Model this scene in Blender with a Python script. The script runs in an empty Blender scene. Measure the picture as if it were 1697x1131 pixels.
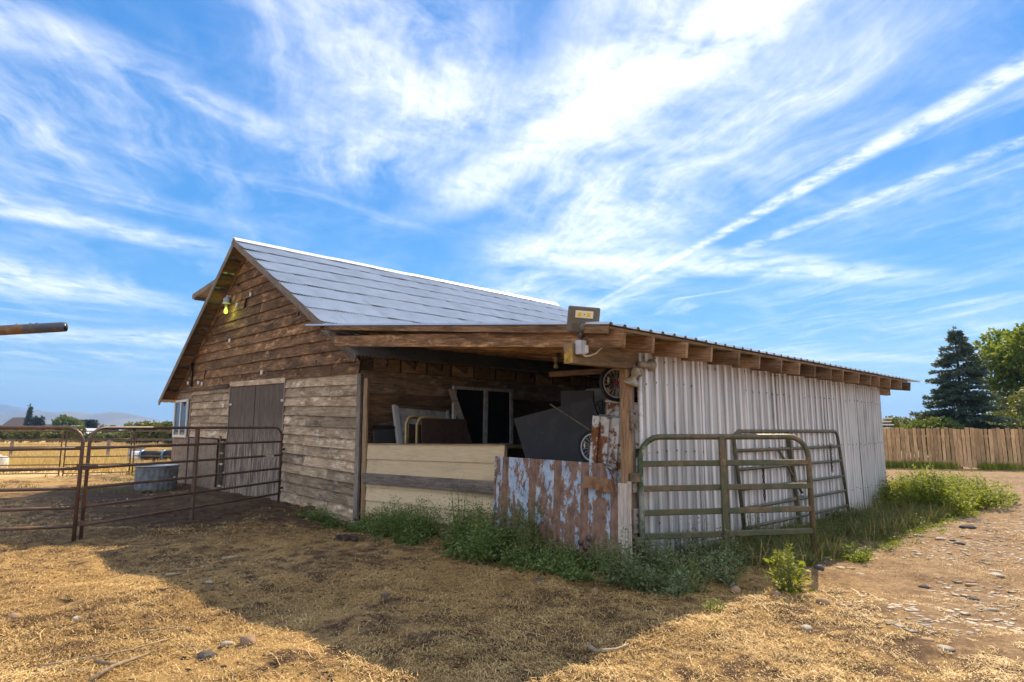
import bpy, math, random
import numpy as np
from mathutils import Vector, Matrix, Quaternion
S = bpy.context.scene
COL = S.collection
rnd = random.Random(7)
R = math.radians

# ------------------------------------------------------------------ camera, sky, sun, exposure
CAM = Vector((-5.816, -4.276, 1.5))
PITCH = math.atan(148.5 / 1040)
FWD = Vector((0.6884 * math.cos(PITCH), 0.7254 * math.cos(PITCH), math.sin(PITCH)))
cd = bpy.data.cameras.new("camera")
cam = bpy.data.objects.new("camera", cd)
COL.objects.link(cam)
cam.location = CAM
cam.rotation_euler = FWD.to_track_quat('-Z', 'Y').to_euler()
cd.sensor_width = 36.0
cd.lens = 1040 / 1697 * 36
cd.clip_start = 0.05
cd.clip_end = 20000
S.camera = cam

SUN = Vector((0.674, 0.256, 0.695)).normalized()
SUN_EL = math.asin(SUN.z)
SUN_AZ = math.atan2(SUN.x, SUN.y)
ld = bpy.data.lights.new("sun", 'SUN')
ld.energy = 3.0
ld.angle = R(0.5)
ld.color = (1.0, 0.81, 0.54)
lo = bpy.data.objects.new("sun", ld)
COL.objects.link(lo)
lo.rotation_euler = SUN.to_track_quat('Z', 'Y').to_euler()
lo.location = (0, 0, 60)
S.view_settings.view_transform = 'Standard'
S.view_settings.look = 'None'
S.view_settings.gamma = 1.0
S.view_settings.use_curve_mapping = False
S.view_settings.exposure = 1.42


class V:
    """a node socket with arithmetic"""
    def __init__(s, nt, sock): s.nt, s.s = nt, sock
    def _m(s, op, o=None, swap=False, clamp=False):
        n = s.nt.nodes.new('ShaderNodeMath'); n.operation = op; n.use_clamp = clamp
        a, b = (n.inputs[1], n.inputs[0]) if swap else (n.inputs[0], n.inputs[1])
        s.nt.links.new(s.s, a)
        if o is not None:
            if isinstance(o, V): s.nt.links.new(o.s, b)
            else: b.default_value = o
        return V(s.nt, n.outputs[0])
    def __add__(s, o): return s._m('ADD', o)
    def __sub__(s, o): return s._m('SUBTRACT', o)
    def __rsub__(s, o): return s._m('SUBTRACT', o, True)
    def __mul__(s, o): return s._m('MULTIPLY', o)
    def __truediv__(s, o): return s._m('DIVIDE', o)
    __radd__ = __add__
    __rmul__ = __mul__
    def mx(s, o): return s._m('MAXIMUM', o)
    def mn(s, o): return s._m('MINIMUM', o)
    def ab(s): return s._m('ABSOLUTE')
    def pw(s, o): return s._m('POWER', o)
    def sn(s): return s._m('SINE')
    def clamp(s): return s._m('ADD', 0.0, clamp=True)
    def ss(s, a, b, lo=0.0, hi=1.0):
        n = s.nt.nodes.new('ShaderNodeMapRange'); n.interpolation_type = 'SMOOTHSTEP'
        s.nt.links.new(s.s, n.inputs[0])
        for i, x in zip((1, 2, 3, 4), (a, b, lo, hi)): n.inputs[i].default_value = x
        return V(s.nt, n.outputs[0])


class G:
    """node graph builder"""
    def __init__(s, nt): s.nt = nt
    def new(s, t, **k):
        n = s.nt.nodes.new(t)
        for a, b in k.items(): setattr(n, a, b)
        return n
    def ln(s, a, b): s.nt.links.new(a.s if isinstance(a, V) else a, b)
    def coord(s, kind='Object'): return s.new('ShaderNodeTexCoord').outputs[kind]
    def pos(s): return s.new('ShaderNodeNewGeometry').outputs['Position']
    def rand(s): return V(s.nt, s.new('ShaderNodeObjectInfo').outputs['Random'])
    def sep(s, v):
        n = s.new('ShaderNodeSeparateXYZ'); s.ln(v, n.inputs[0])
        return [V(s.nt, o) for o in n.outputs]
    def comb(s, x, y, z):
        n = s.new('ShaderNodeCombineXYZ')
        for i, c in enumerate((x, y, z)):
            if isinstance(c, V): s.ln(c, n.inputs[i])
            else: n.inputs[i].default_value = c
        return n.outputs[0]
    def map(s, v, scale=(1, 1, 1), rot=(0, 0, 0), loc=(0, 0, 0)):
        n = s.new('ShaderNodeMapping'); s.ln(v, n.inputs[0])
        n.inputs['Location'].default_value = loc; n.inputs['Rotation'].default_value = rot; n.inputs['Scale'].default_value = scale
        return n.outputs[0]
    def vadd(s, a, b):
        n = s.new('ShaderNodeVectorMath', operation='ADD'); s.ln(a, n.inputs[0]); s.ln(b, n.inputs[1])
        return n.outputs[0]
    def vscale(s, a, k):
        n = s.new('ShaderNodeVectorMath', operation='SCALE'); s.ln(a, n.inputs[0]); n.inputs['Scale'].default_value = k
        return n.outputs[0]
    def offs(s, v, k=37.0):
        r = s.rand(); return s.vadd(v, s.comb(r * k, r * (k * 1.7), r * (k * .6)))
    def noise(s, v, sc, det=4.0, ro=0.55, dist=0.0):
        n = s.new('ShaderNodeTexNoise'); s.ln(v, n.inputs['Vector'])
        n.inputs['Scale'].default_value = sc; n.inputs['Detail'].default_value = det
        n.inputs['Roughness'].default_value = ro; n.inputs['Distortion'].default_value = dist
        return V(s.nt, n.outputs[0])
    def noisec(s, v, sc, det=2.0):
        n = s.new('ShaderNodeTexNoise'); s.ln(v, n.inputs['Vector'])
        n.inputs['Scale'].default_value = sc; n.inputs['Detail'].default_value = det
        return n.outputs[1]
    def vor(s, v, sc, feature='F1', out=0):
        n = s.new('ShaderNodeTexVoronoi', feature=feature); s.ln(v, n.inputs['Vector']); n.inputs['Scale'].default_value = sc
        return V(s.nt, n.outputs[out])
    def mix(s, f, a, b, mode='MIX'):
        n = s.new('ShaderNodeMix', data_type='RGBA', blend_type=mode)
        if isinstance(f, V): s.ln(f, n.inputs[0])
        else: n.inputs[0].default_value = f
        for c, i in ((a, 6), (b, 7)):
            if isinstance(c, (tuple, list)): n.inputs[i].default_value = tuple(c) + ((1,) if len(c) == 3 else ())
            else: s.ln(c, n.inputs[i])
        return n.outputs[2]
    def ramp(s, f, stops):
        n = s.new('ShaderNodeValToRGB'); s.ln(f, n.inputs[0]); e = n.color_ramp.elements
        while len(e) < len(stops): e.new(0.5)
        for x, (p, c) in zip(e, stops): x.position = p; x.color = tuple(c) + (1,)
        return n.outputs[0]
    def bright(s, c, f):
        """colour c scaled by float socket f"""
        n = s.new('ShaderNodeVectorMath', operation='SCALE'); s.ln(c, n.inputs[0]); s.ln(f, n.inputs['Scale'])
        return n.outputs[0]


def build_world():
    w = bpy.data.worlds.new("World"); S.world = w; w.use_nodes = True
    nt = w.node_tree; g = G(nt); nt.nodes.clear()
    out = g.new('ShaderNodeOutputWorld'); bg = g.new('ShaderNodeBackground')
    g.ln(bg.outputs[0], out.inputs[0]); bg.inputs[1].default_value = 0.15
    sky = g.new('ShaderNodeTexSky', sky_type='NISHITA')
    sky.sun_disc = False; sky.sun_elevation = SUN_EL; sky.sun_rotation = SUN_AZ
    sky.air_density = 1.0; sky.dust_density = 0.3; sky.ozone_density = 3.0; sky.altitude = 500
    hs = g.new('ShaderNodeHueSaturation'); g.ln(sky.outputs[0], hs.inputs['Color'])
    hs.inputs['Hue'].default_value = 0.496; hs.inputs['Saturation'].default_value = 1.36; hs.inputs['Value'].default_value = .56
    d = g.coord('Generated'); x, y, z = g.sep(d)
    zz = z.mx(0.03)
    px, py = x / zz, y / zz
    P = g.comb(px, py, 0.0)
    # soft warp shared by every cloud
    wv = g.new('ShaderNodeVectorMath', operation='SUBTRACT'); g.ln(g.noisec(P, 1.1, 3), wv.inputs[0]); wv.inputs[1].default_value = (.5, .5, .5)
    Pw = g.vadd(P, g.vscale(wv.outputs[0], 0.5))
    Ps = g.vadd(P, g.vscale(wv.outputs[0], 0.22))

    def streak(v, ang, along, across, sc, det, lo, hi, loc=(0, 0, 0), ro=.62):
        m = g.map(g.map(v, (1, 1, 1), (0, 0, -ang), loc), (along, across, 1))
        return g.noise(m, sc, det, ro, 0.25).ss(lo, hi)
    cov = g.noise(P, 0.55, 2, .5)
    c1 = streak(Pw, R(62), .32, 1.5, 2.1, 9, .45, .78) * cov.ss(.36, .60)
    c2 = streak(Pw, R(5), .30, 1.3, 1.5, 9, .47, .80, (3, 7, 0)) * g.noise(P, 0.45, 2, .5).ss(.40, .62)
    c3 = streak(Pw, R(80), .5, 1.0, 1.0, 8, .42, .82, (9, 2, 0), .68) * .6

    def line(ax, ay, bx, by, w0, w1, soft=1.0, warp=Ps):
        """cloud lane along a straight line on the cloud deck, from (ax,ay) with half-width w0 to (bx,by) with w1"""
        qx, qy, _ = g.sep(warp)
        L = math.hypot(bx - ax, by - ay); ux, uy = (bx - ax) / L, (by - ay) / L
        t = (qx - ax) * ux + (qy - ay) * uy
        dd = ((qx - ax) * (-uy) + (qy - ay) * ux)
        tt = (t / L)
        wd = (tt * (w1 - w0) + w0).mx(0.004)
        prof = (dd.ab() / wd).ss(0.15, 1.0, 1.0, 0.0)
        return prof, tt, dd
    fine = g.noise(Ps, 9.0, 7, .65)
    med = g.noise(Pw, 3.2, 7, .6)
    Pt = g.vadd(P, g.vscale(wv.outputs[0], 0.05))
    # two contrails
    p, t, dd = line(1.9, -0.2, 3.88, 3.13, .105, .03, warp=Pt)
    con1 = p * fine.ss(.25, .62) * t.ss(1.15, .5, .35, 1.0)
    p, t, dd = line(2.55, -0.1, 3.60, 2.35, .075, .10, warp=Pt)
    con2 = p * fine.ss(.30, .66) * t.ss(1.0, .5, 0.25, .85)
    # broad bright lane rising from the barn roof to the top of the sky
    p, t, dd = line(1.22, -0.3, 1.66, 2.30, .16, .22)
    lane = p * med.ss(.22, .60) * t.ss(1.12, .85) * t.ss(-.6, .1)
    # veil round that lane
    p, t, dd = line(1.0, -0.8, 1.45, 1.5, .45, .35, warp=Pw)
    veil = p * med.ss(.25, .62) * .8 * t.ss(1.1, .7) * t.ss(-.5, .1)
    p, t, dd = line(-.3, 1.80, 1.15, 2.10, .26, .08, warp=Pw)
    s1 = p * med.ss(.30, .68) * t.ss(1.15, .6) * t.ss(-.6, .2) * .55
    p, t, dd = line(-.8, 3.2, 1.45, 3.75, .42, .22, warp=Pw)
    s2 = p * med.ss(.26, .66) * t.ss(1.1, .6) * .62
    p, t, dd = line(-1.2, 4.7, 1.6, 5.6, 1.1, .6, warp=Pw)
    s3 = p * med.ss(.22, .62) * t.ss(1.15, .6) * .7
    p, t, dd = line(1.55, 1.0, 3.3, 2.9, .75, .95, warp=Pw)
    s6 = p * g.noise(g.map(Pw, (1, 1, 1), (0, 0, -.5)), 1.7, 9, .62).ss(.30, .72) * .62 * t.ss(-.5, .2) * t.ss(1.5, .9)
    p, t, dd = line(3.6, 6.5, 9.0, 3.2, .9, .8, warp=Pw)
    s7 = p * med.ss(.25, .65) * .55
    p, t, dd = line(2.35, 2.4, 4.6, 1.2, .55, .35, warp=Pw)
    s4 = p * med.ss(.25, .6) * .75 * t.ss(-.2, .2) * t.ss(1.3, .8)
    p, t, dd = line(1.75, .55, 2.5, 2.3, .28, .3, warp=Pw)
    s5 = p * streak(Pw, R(60), .4, 1.6, 2.5, 8, .36, .7) * t.ss(-.3, .1) * t.ss(1.3, .9) * .8
    fill_veil = streak(Pw, R(48), .45, 1.2, 1.3, 9, .34, .60, (2, 5, 0)) * (px * .6884 + py * .7254).ss(.75, -.35) * .92  # unseen cirrus behind the camera, added to brighten the shaded sides
    p, t, dd = line(.35, .9, 1.25, 1.75, .55, .40, warp=Pw)
    s8 = p * med.ss(.25, .7) * .6 * t.ss(1.2, .7) * t.ss(-.6, .1)
    fib = g.noise(g.map(g.map(Ps, (1, 1, 1), (0, 0, -R(58))), (1.2, 7.0, 1)), 3.2, 9, .70, .4)
    fib2 = g.noise(g.map(g.map(Ps, (1, 1, 1), (0, 0, -R(20))), (1.6, 6.0, 1)), 2.6, 9, .70, .4)
    puff = g.noise(Ps, 13.0, 6, .7)
    fm = (fib * .9 + fib2 * .7 + puff * .5 - .18).mn(1.25).mx(.15)
    m = c1 * .5
    for k in (fill_veil, c2 * .40, c3 * .35, veil * .85, s8, s1 * .8, s2 * .85, s3 * .8, s4 * .7, s5 * .65, s6 * .9, s7 * .7):
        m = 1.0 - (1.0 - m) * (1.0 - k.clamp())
    m = m * fm
    for k in (lane * (fm * .48), con1 * (puff * .9 + fine * .5 - .08).mn(1.0) * .78, con2 * (puff * .9 + fine * .5 - .12).mn(1.0) * .70):
        m = 1.0 - (1.0 - m) * (1.0 - k.clamp())
    # thin milk towards the horizon, and none below it
    m = (m * z.ss(0.0, .12)).mn(.93)
    deep = g.ramp(z.clamp(), [(.0, (.21, .31, .40)), (.07, (.125, .24, .375)), (.18, (.058, .185, .37)), (.36, (.028, .135, .345)), (.75, (.019, .098, .30))])
    deep = g.mix(1.0, deep, (6.0, 6.0, 6.0), 'MULTIPLY')
    blue = g.mix(.82, hs.outputs[0], deep)
    c = g.mix(m, blue, (4.6, 4.4, 4.2))
    g.ln(c, bg.inputs[0])
    w.cycles.sampling_method = 'MANUAL'; w.cycles.sample_map_resolution = 1024


build_world()

# ------------------------------------------------------------------ materials
MATS = {}


def material(name):
    m = bpy.data.materials.new(name); m.use_nodes = True
    nt = m.node_tree; g = G(nt)
    b = nt.nodes['Principled BSDF']
    MATS[name] = m
    return m, g, b


def bump(g, b, h, dist=.01, st=.6):
    n = g.new('ShaderNodeBump'); g.ln(h, n.inputs['Height']); n.inputs['Distance'].default_value = dist; n.inputs['Strength'].default_value = st
    g.ln(n.outputs[0], b.inputs['Normal'])


def wood(name, dark, mid, light, stain=.5, pale=None, fleck=0.0):
    m, g, b = material(name)
    v = g.offs(g.coord())
    gr = g.noise(g.map(v, (1.3, 22, 22)), 3.0, 7, .65, .6)
    fine = g.noise(g.map(v, (3, 90, 90)), 3.0, 3, .6)
    bl = g.noise(g.map(v, (1.0, 2.6, 2.6)), 1.6, 5, .6)
    f = (gr * .55 + fine * .25 + bl * .3 - .05).clamp()
    c = g.ramp(f, [(.34, dark), (.5, mid), (.66, light)])
    st = g.noise(g.map(g.vadd(v, g.comb(5.0, 9.0, 3.0)), (1.1, 3, 5)), 1.3, 6, .62).ss(.50, .66) * stain
    c = g.mix(st, c, dark)
    if pale:
        st2 = g.noise(g.map(g.vadd(v, g.comb(15.0, 2.0, 3.0)), (1.5, 3, 4)), 1.7, 6, .66).ss(.52, .70) * .8
        c = g.mix(st2, c, pale)
    if fleck:
        k = g.vor(g.map(v, (9, 30, 30)), 2.0).ss(.05, .14, 1.0, 0.0) * fleck
        c = g.mix(k, c, (.015, .01, .007))
    r = g.rand() * .7 + .66
    g.ln(g.bright(c, r), b.inputs['Base Color'])
    b.inputs['Roughness'].default_value = .85
    b.inputs['Specular IOR Level'].default_value = .25
    bump(g, b, gr * .7 + fine * .3, .006, .7)
    return m


def plain(name, col, rough=.6, metal=0.0, var=.25, sc=8.0, bmp=.0, col2=None, lo=.4, hi=.65, det=5):
    m, g, b = material(name)
    v = g.offs(g.coord())
    n = g.noise(v, sc, det, .62)
    c2 = col2 or tuple(x * (1 - var) for x in col)
    c = g.mix(n.ss(lo, hi), col, c2)
    g.ln(g.bright(c, g.rand() * (var * .8) + (1 - var * .4)), b.inputs['Base Color'])
    b.inputs['Roughness'].default_value = rough; b.inputs['Metallic'].default_value = metal
    if bmp: bump(g, b, g.noise(v, sc * 3, 5, .6), bmp, .6)
    return m


wood('wood_upper', (.032, .018, .010), (.17, .092, .043), (.46, .26, .12), .55, (.56, .33, .15), .5)
wood('wood_lower', (.085, .056, .032), (.40, .29, .18), (.66, .51, .345), .5, (.76, .63, .47), .7)
wood('wood_grey', (.060, .050, .042), (.22, .18, .145), (.38, .32, .26), .4)
wood('wood_dark', (.030, .020, .014), (.12, .08, .055), (.24, .165, .115), .4)
wood('wood_brown', (.05, .028, .015), (.25, .148, .078), (.50, .32, .18), .5)
wood('wood_tan', (.09, .055, .03), (.26, .17, .09), (.42, .30, .17), .35)
wood('wood_pale', (.16, .10, .055), (.48, .34, .19), (.66, .50, .30), .35)
wood('wood_fence', (.16, .09, .042), (.54, .345, .17), (.72, .51, .29), .4)
wood('wood_pinkish', (.22, .17, .14), (.46, .39, .33), (.60, .53, .46), .4)


def door_mat():
    m, g, b = material('door_panel')
    v = g.coord(); x, y, z = g.sep(v)
    gr = g.noise(g.map(g.offs(v), (26, 26, 1.1)), 3.0, 7, .66, .5)
    pale = g.noise(g.map(g.offs(v), (7, 7, 1.1)), 2.0, 6, .65).ss(.40, .62)
    c = g.ramp(gr, [(.3, (.03, .021, .015)), (.52, (.125, .09, .064)), (.75, (.23, .17, .12))])
    c2 = g.ramp(gr, [(.3, (.14, .10, .07)), (.55, (.42, .32, .23)), (.75, (.58, .46, .34))])
    c = g.mix(pale * (z + gr * .9).ss(1.3, .1), c, c2)
    g.ln(c, b.inputs['Base Color']); b.inputs['Roughness'].default_value = .85
    bump(g, b, gr, .005, .6)


def osb_mat():
    m, g, b = material('osb')
    v = g.offs(g.coord())
    a = g.vor(g.map(v, (30, 30, 55)), 1.0, out=1)
    n = g.noise(v, 6, 6, .65)
    f = g.noise(g.map(v, (30, 30, 40)), 1.0, 4, .6) * .6 + n * .4
    c = g.ramp(f, [(.34, (.07, .045, .028)), (.5, (.27, .19, .125)), (.66, (.43, .33, .235))])
    k = g.noise(g.map(v, (14, 14, 22)), 1.6, 4, .6).ss(.60, .68) * .8
    c = g.mix(k, c, (.05, .032, .02))
    g.ln(c, b.inputs['Base Color']); b.inputs['Roughness'].default_value = .9
    bump(g, b, f, .004, .6)


def roof_mat():
    m, g, b = material('galvanized_roof')
    v = g.offs(g.coord())
    n = g.noise(v, 2.5, 6, .65); s = g.noise(g.map(v, (9, .8, 1)), 2.0, 5, .6)
    c = g.mix(n.ss(.35, .7), (.58, .62, .645), (.48, .515, .535))
    c = g.mix(s.ss(.60, .78) * .3, c, (.30, .28, .26))
    g.ln(g.bright(c, g.rand() * .10 + .93), b.inputs['Base Color'])
    b.inputs['Metallic'].default_value = .55
    g.ln(n * .22 + .34, b.inputs['Roughness'])
    bump(g, b, g.noise(v, 3.5, 3, .5), .008, .3)


def wall_mat():
    m, g, b = material('metal_wall_sheet')
    v = g.offs(g.coord()); p = g.pos(); x, y, z = g.sep(p)
    s = g.noise(g.map(v, (13, .55, 13)), 1.6, 5, .6)
    n = g.noise(g.map(v, (1, .5, 1)), 2.2, 5, .55)
    c = g.mix(s.ss(.42, .68), (.57, .555, .525), (.31, .305, .29))
    c = g.mix(n.ss(.5, .72) * .5, c, (.50, .46, .40))
    sc = g.noise(g.map(v, (6, .9, 6), (0, 0, .25)), 2.2, 2, .5, 1.0)
    c = g.mix(sc.ss(.68, .74) * .5, c, (.16, .155, .17))
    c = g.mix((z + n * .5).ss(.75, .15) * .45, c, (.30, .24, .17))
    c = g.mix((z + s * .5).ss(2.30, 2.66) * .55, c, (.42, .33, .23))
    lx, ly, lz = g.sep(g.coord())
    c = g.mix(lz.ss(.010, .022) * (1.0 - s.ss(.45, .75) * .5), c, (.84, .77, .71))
    g.ln(g.bright(c, g.rand() * .16 + .86), b.inputs['Base Color'])
    b.inputs['Roughness'].default_value = .5; b.inputs['Metallic'].default_value = .15
    bump(g, b, n, .004, .2)


def rusty(name, paint, rust, lo, hi, streakz=.6, rough=.7):
    m, g, b = material(name)
    v = g.offs(g.coord())
    n = g.noise(g.map(v, (1, 1, streakz)), 5.5, 9, .72)
    big = g.noise(g.map(v, (1, 1, .5)), 1.8, 3, .5)
    k = (n * .65 + big * .35).ss(lo, hi)
    n2 = g.noise(v, 14, 5, .65)
    rc = g.ramp(n2, [(.3, tuple(x * .45 for x in rust)), (.5, rust), (.72, tuple(min(1, x * 1.7) for x in rust))])
    pc = g.mix(g.noise(v, 7, 4, .6).ss(.4, .7), paint, tuple(x * .72 for x in paint))
    g.ln(g.mix(k, pc, rc), b.inputs['Base Color'])
    g.ln(k * .3 + (rough - .2), b.inputs['Roughness'])
    bump(g, b, k * .5 + n2 * .5, .004, .6)
    return m


door_mat(); osb_mat(); roof_mat(); wall_mat()

def blue_sheet_mat():
    m, g, b = material('rusty_blue')
    v = g.coord(); x, y, z = g.sep(v)
    n = g.noise(g.map(v, (1, .42, 1)), 13.0, 10, .80); big = g.noise(g.map(v, (1, .5, 1)), 3.0, 3, .5)
    f = n * .62 + big * .38
    for r in (.20, .70, 1.12, 1.54, 1.98): f = f + (x - r).ab().ss(.062, .048) * .5
    for c in (.45, .91, 1.33, 1.76): f = f + (x - c).ab().ss(.15, .02) * .045
    f = f + y.ss(.62, .15) * .045
    k = f.ss(.502, .522)
    n2 = g.noise(g.map(v, (1, .5, 1)), 16, 5, .65)
    rc = g.ramp(n2, [(.3, (.11, .062, .042)), (.5, (.235, .135, .09)), (.72, (.34, .205, .135))])
    pc = g.mix(g.noise(v, 6, 4, .6).ss(.4, .65), (.48, .55, .62), (.32, .43, .57))
    g.ln(g.mix(k, pc, rc), b.inputs['Base Color']); g.ln(k * .3 + .5, b.inputs['Roughness'])
    bump(g, b, k * .5 + n2 * .5, .004, .6)


blue_sheet_mat()
rusty('rusty_white', (.74, .72, .66), (.24, .09, .028), .50, .55, .5)
rusty('gate_brown', (.105, .062, .042), (.20, .105, .055), .47, .66, 1.0, .65)
rusty('gate_green', (.075, .088, .040), (.155, .105, .055), .42, .58, 1.0, .6)
rusty('gate_end', (.40, .43, .36), (.055, .085, .035), .46, .54, .6, .6)
rusty('boom_paint', (.06, .075, .10), (.20, .11, .04), .46, .58, 1.0, .5)
rusty('torn_rust', (.30, .16, .07), (.22, .11, .05), .45, .55, 1.0, .8)
rusty('lichen_end', (.24, .155, .08), (.42, .25, .04), .47, .55, 1.0, .8)

def cream_mat():
    m, g, b = material('cream_board')
    v = g.offs(g.coord())
    gr = g.noise(g.map(v, (1.2, 30, 30)), 3.0, 6, .65, .4); bl = g.noise(g.map(v, (1, 2, 3)), 1.6, 6, .62)
    c = g.mix(gr.ss(.35, .7), (.74, .57, .34), (.60, .45, .26))
    c = g.mix(bl.ss(.50, .72) * .6, c, (.46, .34, .20))
    dr = g.noise(g.map(v, (9, 3, 1.0)), 1.6, 5, .6)
    c = g.mix(dr.ss(.60, .75) * .4, c, (.40, .30, .19))
    g.ln(g.bright(c, g.rand() * .14 + .90), b.inputs['Base Color']); b.inputs['Roughness'].default_value = .75
    bump(g, b, gr, .003, .5)


cream_mat()
plain('concrete', (.40, .36, .30), .9, 0, .4, 9, .006)
plain('galvanized', (.50, .53, .55), .4, .7, .3, 6)
plain('trough_metal', (.33, .36, .37), .5, .45, .4, 5)
plain('white_vinyl', (.72, .72, .70), .45, 0, .12, 6)
plain('dirty_white', (.72, .69, .62), .6, 0, .35, 6)
plain('dark_void', (.008, .007, .008), .3, 0, .1)
plain('black_rubber', (.016, .016, .02), .6, 0, .4, 5)
plain('grey_housing', (.15, .135, .11), .5, .1, .15)
plain('grey_box', (.50, .50, .52), .5, 0, .12)
plain('cable_cream', (.62, .52, .36), .6, 0, .12)
plain('chain_metal', (.05, .04, .035), .5, .6, .3, 20)
plain('porcelain', (.33, .28, .19), .35, 0, .35, 12)
plain('insulator', (.80, .80, .82), .35, 0, .05)
plain('yellow_plastic', (.52, .39, .15), .5, 0, .15)
plain('brown_board', (.085, .045, .025), .75, 0, .3, 14)
plain('beige_door', (.36, .33, .26), .6, 0, .2)
plain('red_hub', (.45, .02, .02), .35, 0, .1)
plain('chrome', (.72, .72, .70), .3, .25, .15)
plain('reflector', (.85, .72, .45), .25, 0, .05)
plain('bolt', (.10, .08, .07), .5, .5, .3)
plain('pale_stone', (.42, .36, .29), .85, 0, .35, 9, .01)
plain('dark_stone', (.10, .085, .075), .85, 0, .4, 9, .01)
plain('tan_stone', (.36, .23, .13), .85, 0, .35, 9, .01)
plain('stick', (.36, .27, .17), .85, 0, .45, 20, .003)
plain('bark', (.11, .08, .055), .95, 0, .5, 8, .02)
plain('house_wall', (.46, .42, .36), .8)
plain('house_roof', (.12, .085, .07), .85)
plain('white_metal', (.75, .76, .78), .45, 0, .1)
plain('blue_paint', (.10, .25, .45), .4, 0, .15)
plain('clod', (.055, .036, .024), .95, 0, .5, 9, .01)
plain('gravel', (.66, .54, .40), .9, 0, .55, 2.0)


def glass_mat():
    m, g, b = material('window_glass')
    b.inputs['Base Color'].default_value = (.03, .035, .04, 1); b.inputs['Roughness'].default_value = .04
    b.inputs['Specular IOR Level'].default_value = .9
    m, g, b = material('dusty_glass')
    v = g.coord(); n = g.noise(v, 4, 6, .6)
    g.ln(g.mix(n.ss(.4, .7), (.008, .009, .011), (.022, .022, .022)), b.inputs['Base Color']); b.inputs['Roughness'].default_value = .35
    m, g, b = material('bulb_glow')
    b.inputs['Base Color'].default_value = (.6, .7, .2, 1)
    b.inputs['Emission Color'].default_value = (.55, .85, .10, 1); b.inputs['Emission Strength'].default_value = .32
    m, g, b = material('lens_glass')
    b.inputs['Base Color'].default_value = (.55, .52, .45, 1); b.inputs['Roughness'].default_value = .08; b.inputs['Metallic'].default_value = .6
    m, g, b = material('led_panel')
    b.inputs['Base Color'].default_value = (.80, .74, .50, 1); b.inputs['Roughness'].default_value = .35
    m, g, b = material('led_chip')
    b.inputs['Base Color'].default_value = (.80, .55, .03, 1); b.inputs['Roughness'].default_value = .3


glass_mat()


def mesh_mat():
    m, g, b = material('perforated_mat')
    x, y, z = g.sep(g.coord())
    d = ((x * 210.0).sn() * (z * 210.0).sn())
    c = g.mix(d.ss(.0, .5), (.010, .010, .012), (.15, .135, .125))
    v = g.coord(); c = g.mix(g.noise(v, 3, 4, .6).ss(.45, .7) * .5, c, (.10, .09, .085))
    c = g.mix(g.vor(v, 9.0).ss(.06, .03) * g.noise(v, 2.4, 2, .5).ss(.5, .58), c, (.70, .68, .64))
    g.ln(c, b.inputs['Base Color'])
    b.inputs['Roughness'].default_value = .55
    bump(g, b, d, .004, .6)



mesh_mat()


def leaf(name, a, c, trans=.35, sc=3.0, sp=.3):
    m, g, b = material(name)
    nt = m.node_tree
    n = g.noise(g.pos(), sc, 3, .6); f = g.noise(g.pos(), sc * 9, 2, .5)
    col = g.mix((n * .5 + f * .5).ss(.38, .62), a, c)
    g.ln(col, b.inputs['Base Color']); b.inputs['Roughness'].default_value = .55; b.inputs['Specular IOR Level'].default_value = sp
    t = g.new('ShaderNodeBsdfTranslucent'); g.ln(g.mix(.55, col, (.28, .32, .02)), t.inputs[0])
    mx = g.new('ShaderNodeMixShader'); mx.inputs[0].default_value = trans
    g.ln(b.outputs[0], mx.inputs[1]); g.ln(t.outputs[0], mx.inputs[2]); g.ln(mx.outputs[0], nt.nodes['Material Output'].inputs[0])
    return m


leaf('weed_leaf', (.105, .165, .045), (.23, .30, .095), .25)
leaf('weed_leaf_grey', (.125, .165, .070), (.22, .26, .125), .25)
leaf('weed_leaf_yellow', (.13, .19, .025), (.27, .31, .04), .55)
leaf('weed_spike', (.17, .20, .05), (.26, .26, .08), .4)
leaf('grass_green', (.070, .10, .035), (.17, .17, .07), .35)
leaf('grass_gold', (.50, .33, .13), (.70, .51, .24), .3, .6)
leaf('spruce_needles', (.045, .085, .072), (.10, .165, .135), .15, 1.2)
leaf('tree_leaf_bright', (.10, .17, .02), (.19, .27, .04), .5, .8)
leaf('tree_leaf_green', (.050, .095, .022), (.10, .15, .035), .35, .5)
leaf('bush_leaf', (.085, .105, .030), (.17, .18, .06), .3, .4)
leaf('far_conifer', (.020, .036, .030), (.04, .06, .045), .1, .5)
leaf('weed_stem', (.12, .15, .05), (.22, .20, .09), .1)


def straw_mat():
    m, g, b = material('straw')
    n = g.noise(g.pos(), 2.0, 2, .5) * .4 + g.noise(g.pos(), 60, 2, .5) * .6
    g.ln(g.ramp(n, [(.32, (.15, .085, .03)), (.48, (.48, .305, .10)), (.66, (.78, .57, .25))]), b.inputs['Base Color'])
    b.inputs['Roughness'].default_value = .6


straw_mat()


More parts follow.
